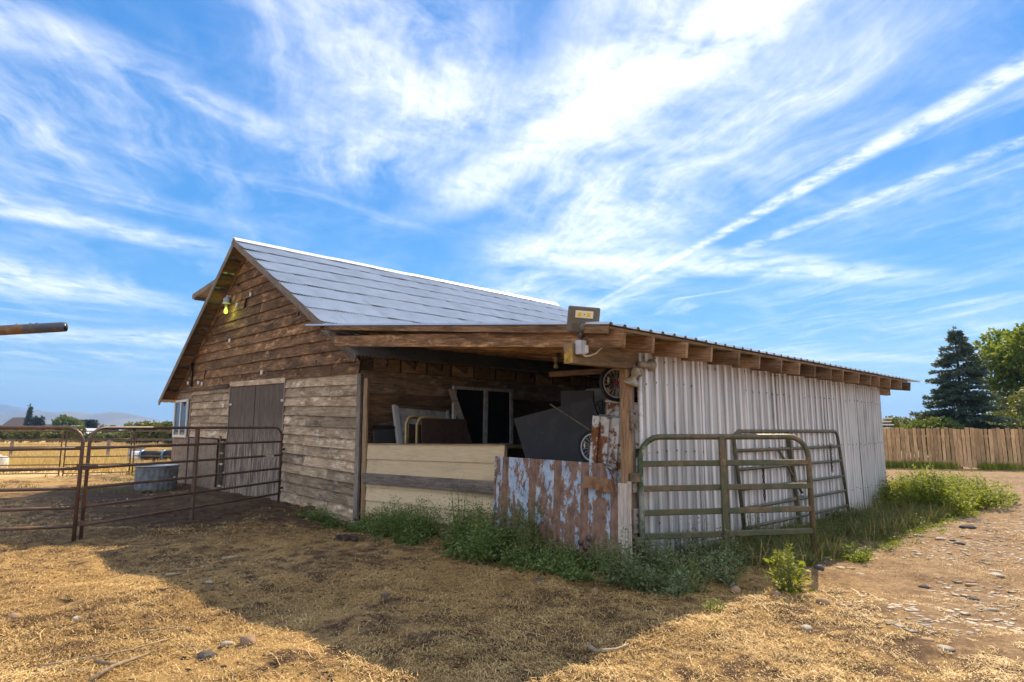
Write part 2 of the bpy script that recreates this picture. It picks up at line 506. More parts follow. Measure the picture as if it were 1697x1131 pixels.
def ground_mat():
    m, g, b = material('ground_soil')
    p = g.pos(); x, y, z = g.sep(p)
    n1 = g.noise(p, .55, 5, .6); n2 = g.noise(p, 4.0, 7, .68); n3 = g.noise(p, 22, 6, .7) * .7 + g.noise(p, 95, 3, .7) * .3
    fib = g.noise(g.map(p, (1, 1, 1), (0, 0, .6)), 45, 5, .72, 1.5)
    soil = g.ramp(n2 * .5 + n3 * .5, [(.30, (.035, .021, .013)), (.5, (.115, .068, .038)), (.68, (.22, .138, .075))])
    straw = g.ramp(fib * .6 + n3 * .4, [(.32, (.11, .064, .026)), (.5, (.36, .225, .085)), (.68, (.60, .42, .19))])
    road = g.ramp(n2 * .35 + n3 * .65, [(.32, (.10, .062, .034)), (.5, (.25, .162, .090)), (.68, (.48, .35, .21))])
    field = g.ramp(n1 * .4 + n2 * .6, [(.3, (.42, .27, .10)), (.5, (.58, .40, .18)), (.7, (.70, .53, .28))])
    # straw litter over the yard, thinner towards the drive and by the barn door
    yard = (x * .55 - y * .30 + n1 * 1.6)
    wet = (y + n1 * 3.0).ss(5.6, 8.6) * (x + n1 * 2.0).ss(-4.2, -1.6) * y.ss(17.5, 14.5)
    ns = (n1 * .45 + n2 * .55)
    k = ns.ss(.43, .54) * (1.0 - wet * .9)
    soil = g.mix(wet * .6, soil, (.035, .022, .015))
    c = g.mix(k, soil, straw)
    dirt = g.noise(p, 1.7, 6, .66).ss(.56, .72) * .7
    c = g.mix(dirt, c, soil)
    drive = (x - y * 1.3 + n1 * 2.4).ss(3.4, 5.6).mx((x + n1).ss(9.6, 11.4))
    c = g.mix(drive, c, road)
    fld = (y + n1 * 5.0 - x * .25).ss(22.0, 26.0) * x.ss(14, 4)
    c = g.mix(fld, c, field)
    far = (x * x + y * y).ss(150 ** 2, 420 ** 2)
    c = g.mix(far, c, g.ramp(n1, [(.35, (.16, .15, .06)), (.65, (.34, .26, .11))]))
    g.ln(c, b.inputs['Base Color']); b.inputs['Roughness'].default_value = .95; b.inputs['Specular IOR Level'].default_value = .15
    bump(g, b, n3 * .5 + fib * .3 + n2 * .5, .035, .9)
    m, g, b = material('hill_grass')
    p = g.pos(); n = g.noise(p, .004, 6, .6)
    g.ln(g.ramp(n, [(.35, (.12, .10, .06)), (.65, (.26, .205, .12))]), b.inputs['Base Color']); b.inputs['Roughness'].default_value = 1


ground_mat()
M = MATS

# ------------------------------------------------------------------ geometry helpers
WM = {}                                             # world matrix of every object, so that children keep their places


def link(o, parent, mw):
    COL.objects.link(o)
    if parent is not None:
        o.parent = parent
        o.matrix_parent_inverse = WM[parent.name].inverted()
    o.matrix_basis = mw
    WM[o.name] = mw.copy()
    return o


def tag(o, label=None, cat=None, group=None, kind=None):
    if label: o['label'] = label
    if cat: o['category'] = cat
    if group: o['group'] = group
    if kind: o['kind'] = kind
    return o


def thing(name, label, cat, loc, group=None):
    o = bpy.data.objects.new(name, None); o.empty_display_size = .1
    link(o, None, Matrix.Translation(loc))
    return tag(o, label, cat, group)


def raw(name, verts, faces, mat, parent=None, mw=None, smooth=False):
    me = bpy.data.meshes.new(name)
    me.from_pydata([tuple(v) for v in verts], [], faces)
    me.validate()
    if mat is not None: me.materials.append(M[mat] if isinstance(mat, str) else mat)
    if smooth: me.polygons.foreach_set('use_smooth', [True] * len(me.polygons))
    o = bpy.data.objects.new(name, me)
    return link(o, parent, mw or Matrix.Identity(4))


def np_obj(name, verts, quads, mat, parent=None, mw=None, smooth=False):
    """fast mesh from arrays: verts (n,3), faces (m,3 or 4)"""
    k = quads.shape[1]; me = bpy.data.meshes.new(name)
    me.vertices.add(len(verts)); me.vertices.foreach_set('co', np.ascontiguousarray(verts, np.float32).ravel())
    me.loops.add(quads.size); me.loops.foreach_set('vertex_index', np.ascontiguousarray(quads, np.int32).ravel())
    me.polygons.add(len(quads)); me.polygons.foreach_set('loop_start', np.arange(0, quads.size, k, dtype=np.int32))
    me.polygons.foreach_set('loop_total', np.full(len(quads), k, np.int32))
    if smooth: me.polygons.foreach_set('use_smooth', np.ones(len(quads), bool))
    me.update(calc_edges=True)
    if mat: me.materials.append(M[mat])
    o = bpy.data.objects.new(name, me)
    return link(o, parent, mw or Matrix.Identity(4))


def again(src, parent, mw):
    """another piece sharing src's mesh"""
    o = src.copy()
    return link(o, parent, mw)


def frame_of(a, b, up):
    """matrix at the middle of a-b with local X along a->b and local Z as near up as can be"""
    a, b, up = Vector(a), Vector(b), Vector(up)
    X = (b - a).normalized(); Y = up.cross(X)
    if Y.length < 1e-6: Y = Vector((0, 1, 0)).cross(X)
    Y.normalize(); Z = X.cross(Y)
    mw = Matrix((X, Y, Z)).transposed().to_4x4(); mw.translation = (a + b) / 2
    return mw


def plank(name, a, b, w, t, up=(0, 0, 1), mat='wood_grey', parent=None, ch=.004, warp=0.0):
    """chamfered board from a to b: w along up, t across; slight bow when warp is given"""
    mw = frame_of(a, b, up); L = (Vector(b) - Vector(a)).length
    hw, ht = w / 2, t / 2; c = min(ch, hw * .4, ht * .4)
    sec = [(-ht + c, -hw), (ht - c, -hw), (ht, -hw + c), (ht, hw - c), (ht - c, hw), (-ht + c, hw), (-ht, hw - c), (-ht, -hw + c)]
    n = 2 if not warp else 4
    vs, fs = [], []
    ph = rnd.uniform(0, 6)
    for i in range(n):
        x = -L / 2 + L * i / (n - 1)
        dy = warp * math.sin(ph + i * 1.7); dz = warp * .7 * math.cos(ph * 2 + i * 1.3)
        vs += [(x, y + dy, z + dz) for y, z in sec]
    for i in range(n - 1):
        for k in range(8):
            k2 = (k + 1) % 8
            fs.append((i * 8 + k, i * 8 + k2, (i + 1) * 8 + k2, (i + 1) * 8 + k))
    fs.append(tuple(range(7, -1, -1))); fs.append(tuple(range((n - 1) * 8, n * 8)))
    return raw(name, vs, fs, mat, parent, mw)


def slab(name, q, nrm, t, mat, parent=None):
    """four-cornered board: q = four world points, q0->q1 its length; t thick along nrm"""
    q = [Vector(p) for p in q]; nrm = Vector(nrm).normalized()
    mw = frame_of((q[0] + q[3]) / 2, (q[1] + q[2]) / 2, (q[3] + q[2]) / 2 - (q[0] + q[1]) / 2)
    inv = mw.inverted()
    f = [inv @ p for p in q]; bk = [inv @ (p - nrm * t) for p in q]
    fs = [(0, 1, 2, 3), (7, 6, 5, 4)] + [(i, i + 4, (i + 1) % 4 + 4, (i + 1) % 4) for i in range(4)]
    o = raw(name, f + bk, fs, mat, parent, mw)
    return o


def fix_normals(o):
    import bmesh
    bm = bmesh.new(); bm.from_mesh(o.data); bmesh.ops.recalc_face_normals(bm, faces=bm.faces); bm.to_mesh(o.data); bm.free()
    return o


def box(name, c, s, mat, parent=None, rz=0.0, rx=0.0, ry=0.0, ch=.004):
    """chamfered box centred at c with size s"""
    import bmesh
    bm = bmesh.new(); bmesh.ops.create_cube(bm, size=1.0)
    for v in bm.verts: v.co = Vector((v.co.x * s[0], v.co.y * s[1], v.co.z * s[2]))
    if ch: bmesh.ops.bevel(bm, geom=bm.edges[:], offset=min(ch, min(s) * .3), segments=1, affect='EDGES')
    me = bpy.data.meshes.new(name); bm.to_mesh(me); bm.free(); me.materials.append(M[mat])
    o = bpy.data.objects.new(name, me)
    mw = Matrix.Translation(c) @ Matrix.Rotation(rz, 4, 'Z') @ Matrix.Rotation(ry, 4, 'Y') @ Matrix.Rotation(rx, 4, 'X')
    return link(o, parent, mw)


def sweep(pts, rad, seg=8, flat=1.0):
    """vertices and faces of a round bar along pts"""
    pts = [Vector(p) for p in pts]; vs, fs = [], []
    if not isinstance(rad, (list, tuple)): rad = [rad] * len(pts)
    T = []
    for i in range(len(pts)):
        a = pts[max(i - 1, 0)]; b = pts[min(i + 1, len(pts) - 1)]
        T.append((b - a).normalized())
    N = T[0].orthogonal().normalized()
    if abs(T[0].z) < .9: N = (Vector((0, 0, 1)) - T[0] * T[0].z).normalized()
    for i, p in enumerate(pts):
        if i: N = (N - T[i] * N.dot(T[i])).normalized()
        B = T[i].cross(N)
        for k in range(seg):
            a = 2 * math.pi * k / seg
            vs.append(p + (N * math.cos(a) + B * (math.sin(a) * flat)) * rad[i])
    n = len(pts)
    for i in range(n - 1):
        for k in range(seg):
            k2 = (k + 1) % seg
            fs.append((i * seg + k, i * seg + k2, (i + 1) * seg + k2, (i + 1) * seg + k))
    fs.append(tuple(range(seg - 1, -1, -1))); fs.append(tuple(range((n - 1) * seg, n * seg)))
    return vs, fs


def tube(name, pts, rad, mat, parent=None, seg=8, flat=1.0):
    p0 = Vector(pts[0]); vs, fs = sweep(pts, rad, seg, flat)
    return raw(name, [v - p0 for v in vs], fs, mat, parent, Matrix.Translation(p0), True)


def tubes(name, lines, mat, parent=None, seg=6):
    """several bars of ONE part"""
    p0 = Vector(lines[0][0][0]); V_, F_ = [], []
    for pts, rad in lines:
        vs, fs = sweep(pts, rad, seg); o = len(V_)
        V_ += [v - p0 for v in vs]; F_ += [tuple(i + o for i in f) for f in fs]
    return raw(name, V_, F_, mat, parent, Matrix.Translation(p0), True)


def lathe(name, prof, mat, parent, mw, seg=16):
    vs, fs = [], []
    for r, z in prof:
        for k in range(seg):
            a = 2 * math.pi * k / seg; vs.append((r * math.cos(a), r * math.sin(a), z))
    for i in range(len(prof) - 1):
        for k in range(seg):
            k2 = (k + 1) % seg
            fs.append((i * seg + k, i * seg + k2, (i + 1) * seg + k2, (i + 1) * seg + k))
    fs.append(tuple(range(seg - 1, -1, -1))); n = len(prof); fs.append(tuple(range((n - 1) * seg, n * seg)))
    return raw(name, vs, fs, mat, parent, mw, True)


def sheet_mesh(prof, L, t=.0012, nl=2, bow=None):
    """ribbed metal sheet: profile of (x,h) points swept along local Y for L, with thickness t"""
    n = len(prof); vs, fs = [], []
    for s in (0, 1):
        for j in range(nl):
            y = L * j / (nl - 1)
            for x, hh in prof:
                vs.append((x, y, hh + (bow(x, y) if bow else 0) - s * t))
    def id(s, j, i): return s * nl * n + j * n + i
    for j in range(nl - 1):
        for i in range(n - 1):
            fs.append((id(0, j, i), id(0, j, i + 1), id(0, j + 1, i + 1), id(0, j + 1, i)))
            fs.append((id(1, j, i), id(1, j + 1, i), id(1, j + 1, i + 1), id(1, j, i + 1)))
    for i in range(n - 1):
        fs.append((id(0, 0, i), id(1, 0, i), id(1, 0, i + 1), id(0, 0, i + 1)))
        j = nl - 1; fs.append((id(0, j, i), id(0, j, i + 1), id(1, j, i + 1), id(1, j, i)))
    for j in range(nl - 1):
        fs.append((id(0, j, 0), id(0, j + 1, 0), id(1, j + 1, 0), id(1, j, 0)))
        i = n - 1; fs.append((id(0, j, i), id(1, j, i), id(1, j + 1, i), id(0, j + 1, i)))
    return vs, fs


def axes(o, X, Y, Z):
    mw = Matrix((Vector(X), Vector(Y), Vector(Z))).transposed().to_4x4(); mw.translation = Vector(o)
    return mw


def vnoise(x, y, seed=0):
    """smooth value noise on arrays"""
    xi = np.floor(x).astype(np.int64); yi = np.floor(y).astype(np.int64); fx = x - xi; fy = y - yi
    def hsh(a, b):
        n = (a * 374761393 + b * 668265263 + seed * 974634777) & 0xffffffff
        n = ((n ^ (n >> 13)) * 1274126177) & 0xffffffff
        return ((n ^ (n >> 16)) & 0xffff) / 65535.0
    u = fx * fx * (3 - 2 * fx); v = fy * fy * (3 - 2 * fy)
    return (hsh(xi, yi) * (1 - u) + hsh(xi + 1, yi) * u) * (1 - v) + (hsh(xi, yi + 1) * (1 - u) + hsh(xi + 1, yi + 1) * u) * v


def gz(x, y):
    """height of the ground"""
    x = np.asarray(x, float); y = np.asarray(y, float)
    d = np.hypot(x + 2, y - 1)
    k = 1.0 / (1 + (d / 16.0) ** 2)
    z = (vnoise(x * .8, y * .8, 1) - .5) * .07 + (vnoise(x * 2.3, y * 2.3, 2) - .5) * .05 + (vnoise(x * 6.1, y * 6.1, 3) - .5) * .030 + (vnoise(x * 15, y * 15, 4) - .5) * .018
    rough = 1 + 1.2 * np.exp(-(((x + 1.2) / 1.4) ** 2 + ((y - 8.6) / 2.6) ** 2))
    z = z * k * rough
    z -= .13 * np.exp(-(((x + .1) / 1.2) ** 2 + ((y - 5.4) / 1.6) ** 2))
    z += .07 * np.exp(-(((x + .7) / .9) ** 2 + ((y - 9.4) / 2.4) ** 2))
    return z


def gh(x, y): return float(gz(np.array([x]), np.array([y]))[0])


FH = Vector((0.6884, 0.7254, 0)).normalized(); RH = Vector((0.7254, -0.6884, 0)).normalized()


def at(px, d):
    """point on the ground plane seen in column px (of 1697) at distance d ahead of the camera"""
    k = (px - 848.5) / 1050.0
    p = CAM + FH * d + RH * (d * k)
    return Vector((p.x, p.y, 0))


# ------------------------------------------------------------------ ground and hills
def build_ground():
    def axis_pts(c0, c1, step, far):
        core = np.arange(c0, c1, step); out = [c1]; s = step
        while out[-1] < far: s *= 1.13; out.append(out[-1] + s)
        lo = [c0]; s = step
        while lo[-1] > -far: s *= 1.13; lo.append(lo[-1] - s)
        return np.array(lo[:0:-1] + list(core) + out)
    xs = axis_pts(-6.5, 9.5, .055, 6000); ys = axis_pts(-5.0, 11.5, .055, 6000)
    X, Y = np.meshgrid(xs, ys); Z = gz(X, Y)
    nx, ny = len(xs), len(ys)
    vs = np.stack([X.ravel(), Y.ravel(), Z.ravel()], 1)
    i = np.arange(nx * ny).reshape(ny, nx)
    q = np.stack([i[:-1, :-1].ravel(), i[:-1, 1:].ravel(), i[1:, 1:].ravel(), i[1:, :-1].ravel()], 1)
    tag(np_obj('ground', vs, q, 'ground_soil', smooth=True), kind='structure')


def build_hills():
    def ridge(name, d0, prof, depth, seed):
        cols = np.linspace(-1500, 760, 260); rows = 26
        py = np.interp(cols, [p[0] for p in prof], [p[1] for p in prof])
        vs = []
        for j in range(rows):
            t = j / (rows - 1)
            dist = d0 + depth * t
            prof_t = math.sin(min(t * 1.45, 1.0) * math.pi / 2) if t < .7 else math.cos((t - .7) / .3 * math.pi / 2)
            for c, y in zip(cols, py):
                top = (714 - y) / 1050.0 * (d0 + depth * .69)
                k = (c - 848.5) / 1050.0
                p = CAM + FH * dist + RH * (dist * k)
                n = float(vnoise(np.array([c * .035]), np.array([t * 5.0]), seed)[0] - .5) * .22 * top * math.sin(t * math.pi)
                vs.append((p.x, p.y, max(top, 0) * prof_t + n - 2))
        n = len(cols)
        i = np.arange(rows * n).reshape(rows, n)
        q = np.stack([i[:-1, :-1].ravel(), i[:-1, 1:].ravel(), i[1:, 1:].ravel(), i[1:, :-1].ravel()], 1)
        tag(np_obj(name, np.array(vs), q, 'hill_grass', smooth=True), kind='structure')
    ridge('hills', 2500, [(-1500, 690), (-400, 684), (0, 686), (60, 682), (110, 681), (150, 686), (185, 683), (215, 687), (255, 695), (290, 702), (420, 708), (600, 712), (760, 714)], 900, 5)
    ridge('hills', 3900, [(-1500, 684), (-300, 678), (-40, 675), (22, 673), (50, 678), (90, 684), (150, 690), (300, 700), (500, 708), (760, 713)], 900, 9)


build_ground()
build_hills()

# ------------------------------------------------------------------ the barn
APV, APZ = 11.5, 6.20                                # apex of the gable
SR, SL = .553, .690                                  # fall of the right and the left slope


def roof_z(v): return APZ - (SR * (APV - v) if v < APV else SL * (v - APV))


def settle(v): return -.18 * ((16.8 - v) / 11.0) ** 2              # the old barn has sunk towards its right corner


BV0, BV1, BLEN = 5.85, 16.8, 11.0


def build_barn():
    B = thing('barn', 'weathered wooden barn with a steep corrugated metal roof and a double door', 'barn', (0, 11.3, 0))
    # sill and concrete
    slab('foundation', [(-.05, 5.70, -.45), (-.05, 9.0, -.45), (-.05, 9.0, .03), (-.05, 5.70, -.06)], (-1, 0, 0), .22, 'concrete', B)
    plank('sill_board', (-.03, 5.85, -.03), (-.03, 8.95, .05), .05, .05, (0, 0, 1), 'wood_lower', B)
    plank('sill_board', (.02, 9.0, -.06), (.02, 16.75, .03), .16, .06, (0, 0, 1), 'wood_grey', B)
    # gable siding, board by board
    row = .196; k = 0; z0 = .155; zc = z0
    def lim(z):                                      # extent of the gable at height z under the roof
        zz = z + .05
        return max(BV0, APV - (APZ - zz) / SR), min(BV1, APV + (APZ - zz) / SL)
    while True:
        za = zc; row = .196 if k < 13 else .236; zb = za + row + .012; zc += row
        if za > 5.95: break
        upper = k >= 13
        spans = [(BV0, 8.95), (12.22, 15.2)] if not upper else [(BV0, BV1)]
        for sa, sb in spans:
            if sa > 12 and za < 1.28: continue
            cuts = [sa]
            if upper: cuts += sorted(rnd.uniform(sa + .8, sb - .8) for _ in range(3))
            elif sa < 7: cuts += [(7.9, 7.0)[k % 2] + rnd.uniform(-.12, .12)] if k % 5 else [6.9, 7.95]
            else: cuts += [(13.7, 14.3)[k % 2] + rnd.uniform(-.1, .1)] + ([12.72] if k % 2 else [])
            cuts = sorted(cuts) + [sb]
            for a, b in zip(cuts[:-1], cuts[1:]):
                if b - a < .25: continue
                pts = []
                for z in (za, zb):
                    lo, hi = lim(z)
                    pts.append((max(a + .006, lo), min(b - .006, hi)))
                if pts[0][1] - pts[0][0] < .08 or pts[1][1] - pts[1][0] < .02: continue
                j = rnd.uniform(-.007, .007); j2 = rnd.uniform(-.006, .006); pr = rnd.uniform(0, .007)
                st = lambda v: settle(v)
                q = [(-.036 - pr, pts[0][1], za + st(pts[0][1]) + j), (-.036 - pr, pts[0][0], za + st(pts[0][0]) + j2),
                     (-.002, pts[1][0], zb + st(pts[1][0]) + j2), (-.002, pts[1][1], zb + st(pts[1][1]) + j)]
                slab('siding_board', q, (-1, 0, 0), .02, 'wood_upper' if upper else 'wood_lower', B)
        k += 1
    # what lies behind the boards: the shell of the barn
    e = .035
    shell = [(e, BV0 + e, 0), (e, BV1 - e, 0), (e, BV1 - e, roof_z(BV1) - .1), (e, APV, APZ - .12), (e, BV0 + e, roof_z(BV0) - .1)]
    bk = [(BLEN, p[1], p[2]) for p in shell]
    fs = [(0, 1, 2, 3, 4), (9, 8, 7, 6, 5)] + [(i, i + 5, (i + 1) % 5 + 5, (i + 1) % 5) for i in range(5)]
    fix_normals(raw('frame', shell + bk, fs, 'wood_dark', B))
    # left corner: chipboard, with the window, and the lower panels
    slab('osb_panel', [(-.02, 16.8, .02), (-.02, 15.25, .02), (-.02, 15.25, 2.60), (-.02, 16.8, 2.62)], (-1, 0, 0), .018, 'osb', B)
    slab('osb_panel', [(-.018, 15.20, .03), (-.018, 12.95, .0), (-.018, 12.95, 1.27), (-.018, 15.20, 1.30)], (-1, 0, 0), .018, 'osb', B)
    plank('corner_board', (-.03, 15.23, 0), (-.03, 15.23, 1.4), .03, .05, (0, 1, 0), 'wood_grey', B)
    plank('door_stop', (-.04, 12.62, -.05), (-.04, 12.62, 1.36), .10, .03, (0, 1, 0), 'wood_dark', B)
    for i in range(5):
        plank('cleat', (-.05, 12.58, .12 + i * .27), (-.05, 12.36, .12 + i * .27), .05, .03, (0, 0, 1), 'wood_lower', B)
    w = slab('window', [(-.045, 16.62, 1.36), (-.045, 15.46, 1.36), (-.045, 15.46, 2.35), (-.045, 16.62, 2.35)], (-1, 0, 0), .02, 'dirty_white', B)
    for a, b, up in (((-.06, 16.62, 1.34), (-.06, 15.44, 1.34), (0, 0, 1)), ((-.06, 16.62, 2.37), (-.06, 15.44, 2.37), (0, 0, 1)),
                     ((-.06, 16.62, 1.30), (-.06, 16.62, 2.41), (0, 1, 0)), ((-.06, 15.44, 1.30), (-.06, 15.44, 2.41), (0, 1, 0)), ((-.058, 16.05, 1.36), (-.058, 16.05, 2.35), (0, 1, 0))):
        plank('frame', a, b, .07, .04, up, 'white_vinyl', w)
    slab('pane', [(-.05, 16.58, 1.38), (-.05, 16.08, 1.38), (-.05, 16.08, 2.33), (-.05, 16.58, 2.33)], (-1, 0, 0), .004, 'window_glass', w)
    slab('pane', [(-.055, 16.02, 1.38), (-.055, 15.48, 1.38), (-.055, 15.48, 2.33), (-.055, 16.02, 2.33)], (-1, 0, 0), .004, 'window_glass', w)
    # double door
    for a, b in ((12.18, 10.62), (10.58, 8.98)):
        d = slab('door', [(-.012, a, -.02 + settle(a)), (-.012, b, -.02 + settle(b)), (-.012, b, 2.62 + settle(b)), (-.012, a, 2.62 + settle(a))], (-1, 0, 0), .03, 'door_panel', B)
        n = 6
        for i in range(n):                           # the planks of a leaf
            v0 = a + (b - a) * i / n - .004; v1 = a + (b - a) * (i + 1) / n + .004; pr = rnd.uniform(0, .004)
            slab('plank', [(-.018 - pr, v0, .0 + settle(v0)), (-.018 - pr, v1, .0 + settle(v1)), (-.018 - pr, v1, 2.60 + settle(v1)), (-.018 - pr, v0, 2.60 + settle(v0))], (-1, 0, 0), .005 + pr, 'door_panel', d)
        vh = a if a > 11 else b
        for z in (2.15, .45):
            s = -1 if vh == a else 1
            plank('hinge', (-.035, vh - s * .02, z), (-.035, vh + s * .14, z), .05, .008, (0, 0, 1), 'dirty_white' if z > 1 else 'bolt', d)
    plank('door_trim', (-.03, 12.22, 2.66), (-.03, 8.95, 2.58), .12, .025, (0, 0, 1), 'wood_lower', B)
    plank('door_trim', (-.03, 8.96, -.05), (-.03, 8.96, 2.55), .05, .03, (0, 1, 0), 'wood_grey', B)
    plank('door_trim', (-.03, 12.2, 0), (-.03, 12.2, 2.6), .04, .03, (0, 1, 0), 'wood_grey', B)
    plank('ledge_board', (-.05, 16.8, 2.66), (-.05, 12.3, 2.62), .07, .04, (0, 0, 1), 'wood_dark', B)
    # right corner boards
    plank('corner_board', (-.03, 5.78, -.02), (-.03, 5.80, 2.52), .13, .05, (0, 1, 0), 'wood_grey', B, warp=.004)
    plank('corner_board', (-.035, 5.53, -.02), (-.035, 5.56, 2.42), .13, .04, (0, 1, 0), 'wood_tan', B, warp=.004)
    # long side wall inside the shed
    for kk in range(13):
        za = .02 + kk * .197
        cuts = [.02, rnd.uniform(1.6, 3.2), rnd.uniform(4.5, 6.5), 9.2]
        for a, b in zip(cuts[:-1], cuts[1:]):
            jj = rnd.uniform(-.008, .008); pr = rnd.uniform(0, .008)
            slab('siding_board', [(a + .003, 5.835 - pr, za + jj), (b - .003, 5.835 - pr, za + jj), (b - .003, 5.86, za + .21 + jj), (a + .003, 5.86, za + .21 + jj)], (0, -1, 0), .018, 'wood_lower' if kk > 10 else 'wood_brown', B)  # top rows get paler wood: bounced ground light put into the colour
    for i in range(16):                              # rafter tails and the blocking between them
        u = .25 + i * .61
        plank('rafter_tail', (u, 5.36, roof_z(5.36) - .13), (u, 6.3, roof_z(6.3) - .13), .13, .045, (0, 0, 1), 'wood_dark', B)
        if i < 15: slab('blocking', [(u + .03, 5.84, 2.60), (u + .58, 5.84, 2.60), (u + .58, 5.84, 2.84), (u + .03, 5.84, 2.84)], (0, -1, 0), .02, 'wood_pale', B)
    # roof: every short corrugated sheet of the slope in view
    cw, nseg = .66, 9
    prof = []
    for i in range(nseg * 4 + 1):
        prof.append((cw * i / (nseg * 4), .013 * math.sin(i * math.pi / 2)))
    up = Vector((0, 1, SR)).normalized(); nr = Vector((0, -SR, 1)).normalized()
    protos = []
    for s in range(3):
        ph = s * 2.1
        vs, fs = sheet_mesh(prof, .80, .0015, 4, lambda x, y: .006 * math.sin(x * 7 + ph) * math.sin(y * 5 + ph) + (.008 if y < .05 else 0))
        protos.append((vs, fs))
    src = [None] * 3
    rows = 9; rl = .78
    tot = math.hypot(APV - 5.25, SR * (APV - 5.25))
    rl = tot / rows
    for r in range(rows):
        nc = int((BLEN + .8) / .62)
        for c in range(nc + 1):
            u = -.42 + c * .62
            if u > BLEN + .1: continue
            v = 5.25 + (APV - 5.25) * r / rows; z = roof_z(v)
            base = Vector((u, v, z)) + nr * (.03 + .006 * (c % 2) + rnd.uniform(0, .004))
            tl = rnd.uniform(-.004, .004); tw = rnd.uniform(-.004, .004)
            Xd = (Vector((1, 0, 0)) + nr * tw + up * rnd.uniform(-.008, .008)).normalized(); Yd = (up + nr * (-.012 + tl)).normalized(); Zd = Xd.cross(Yd).normalized(); Yd = Zd.cross(Xd)
            mw = axes(base - up * .03, Xd, Yd, Zd); s = rnd.randrange(3)
            if src[s] is None: src[s] = raw('roof_sheet', protos[s][0], protos[s][1], 'galvanized_roof', B, mw)
            else: again(src[s], B, mw)
    # far slope, sheathing and ridge
    upl = Vector((0, -1, SL)).normalized(); nl_ = Vector((0, SL, 1)).normalized()
    Ll = math.hypot(17.1 - APV, SL * (17.1 - APV))
    prof2 = [(x * (BLEN + .8) / 120, .011 * (1 if x % 2 else -1)) for x in range(121)]
    vs, fs = sheet_mesh(prof2, Ll, .002, 2)
    raw('roof_slope', vs, fs, 'galvanized_roof', B, axes(Vector((BLEN + .38, 17.1, roof_z(17.1))) + nl_ * .03, (-1, 0, 0), upl, nl_))
    for i in range(12):                              # roof boards whose ends show under the overhang
        for side in (0, 1):
            f0 = (i + .08) / 12; f1 = (i + .86) / 12
            v0, v1 = (16.95 + (APV - 16.95) * f0, 16.95 + (APV - 16.95) * f1) if side else (5.3 + (APV - 5.3) * f0, 5.3 + (APV - 5.3) * f1)
            d = .012
            slab('sheathing_board', [(-.38, v0, roof_z(v0) - d), (BLEN + .3, v0, roof_z(v0) - d), (BLEN + .3, v1, roof_z(v1) - d), (-.38, v1, roof_z(v1) - d)], nl_ if side else nr, .024, 'wood_brown' if side else 'wood_dark', B)
    for side in (0, 1):
        va = 17.05 if side else 5.3
        plank('rake_board', (-.41, va, roof_z(va) - .05), (-.41, APV, APZ - .05 - .012), .15, .028, (0, 0, 1), 'wood_grey', B)
        vb = 16.8 if side else 5.85
        plank('rake_rafter', (-.012, vb, roof_z(vb) - .105), (-.012, APV, APZ - .11), .11, .05, (0, 0, 1), 'wood_upper', B)
    n = 9
    for i in range(n):
        u0 = -.43 + i * (BLEN + .83) / n; u1 = u0 + (BLEN + .83) / n + .05
        dz = rnd.uniform(-.006, .008)
        vv = [(u0, APV - .17, roof_z(APV - .17) + .060 + dz), (u1, APV - .17, roof_z(APV - .17) + .060 + dz), (u1, APV, APZ + .085 + dz), (u0, APV, APZ + .085 + dz), (u0, APV + .17, roof_z(APV + .17) + .06 + dz), (u1, APV + .17, roof_z(APV + .17) + .06 + dz)]
        ww = [(x, y, z - .004) for x, y, z in vv]
        raw('ridge_cap', vv + ww, [(0, 1, 2, 3), (3, 2, 5, 4), (6, 9, 8, 7), (9, 10, 11, 8), (0, 6, 7, 1), (4, 5, 11, 10), (0, 3, 9, 6), (3, 4, 10, 9), (1, 7, 8, 2), (2, 8, 11, 5)], 'white_metal', B)
    # small dormer on the far slope
    da, db, za_, zb_ = 12.2, 16.25, 5.93, 5.66
    slab('dormer_roof', [(.12, db, zb_), (3.4, db, zb_), (3.4, da, za_), (.12, da, za_)], (0, .07, 1), .05, 'wood_tan', B)
    slab('dormer_wall', [(.55, 15.2, roof_z(15.2)), (3.2, 15.2, roof_z(15.2)), (3.2, 15.2, zb_ + .01), (.55, 15.2, zb_ + .01)], (0, 1, 0), .04, 'wood_grey', B)
    slab('dormer_cheek', [(.55, 15.18, roof_z(15.18)), (.55, 12.6, roof_z(12.6)), (.55, 12.6, za_ - .08), (.55, 15.18, zb_)], (-1, 0, 0), .03, 'wood_grey', B)
    plank('dormer_fascia', (.10, db + .02, zb_ - .07), (.10, da, za_ - .07), .15, .03, (0, 0, 1), 'wood_grey', B)
    plank('dormer_fascia', (.12, db - .06, zb_ - .12), (3.4, db - .06, zb_ - .12), .12, .03, (0, 0, 1), 'wood_grey', B)
    # bits nailed to the gable
    tube('conduit', [(-.06, 15.22, 2.75), (-.06, 15.30, 3.45)], .03, 'dark_void', B)
    for v, z in ((16.55, 2.81), (15.51, 2.85), (14.6, 2.81), (14.29, 2.76), (12.5, 2.11), (12.36, 3.77), (10.16, 2.80), (11.12, 4.79)):
        lathe('insulator', [(.012, -.05), (.032, -.045), (.032, .0), (.022, .01), (.032, .02), (.028, .05), (.01, .055)], 'insulator', B, Matrix.Translation((-.07, v, z + .02)), 8)
    for v, z in ((12.1, 5.25), (8.5, 3.98), (7.75, 3.70), (7.55, 2.87), (9.85, 3.2)):
        slab('knot_hole', [(-.040, v - .02, z - .05), (-.040, v + .03, z - .045), (-.040, v + .025, z + .05), (-.040, v - .03, z + .03)], (-1, 0, 0), .012, 'dark_void', B)
    return B


build_barn()


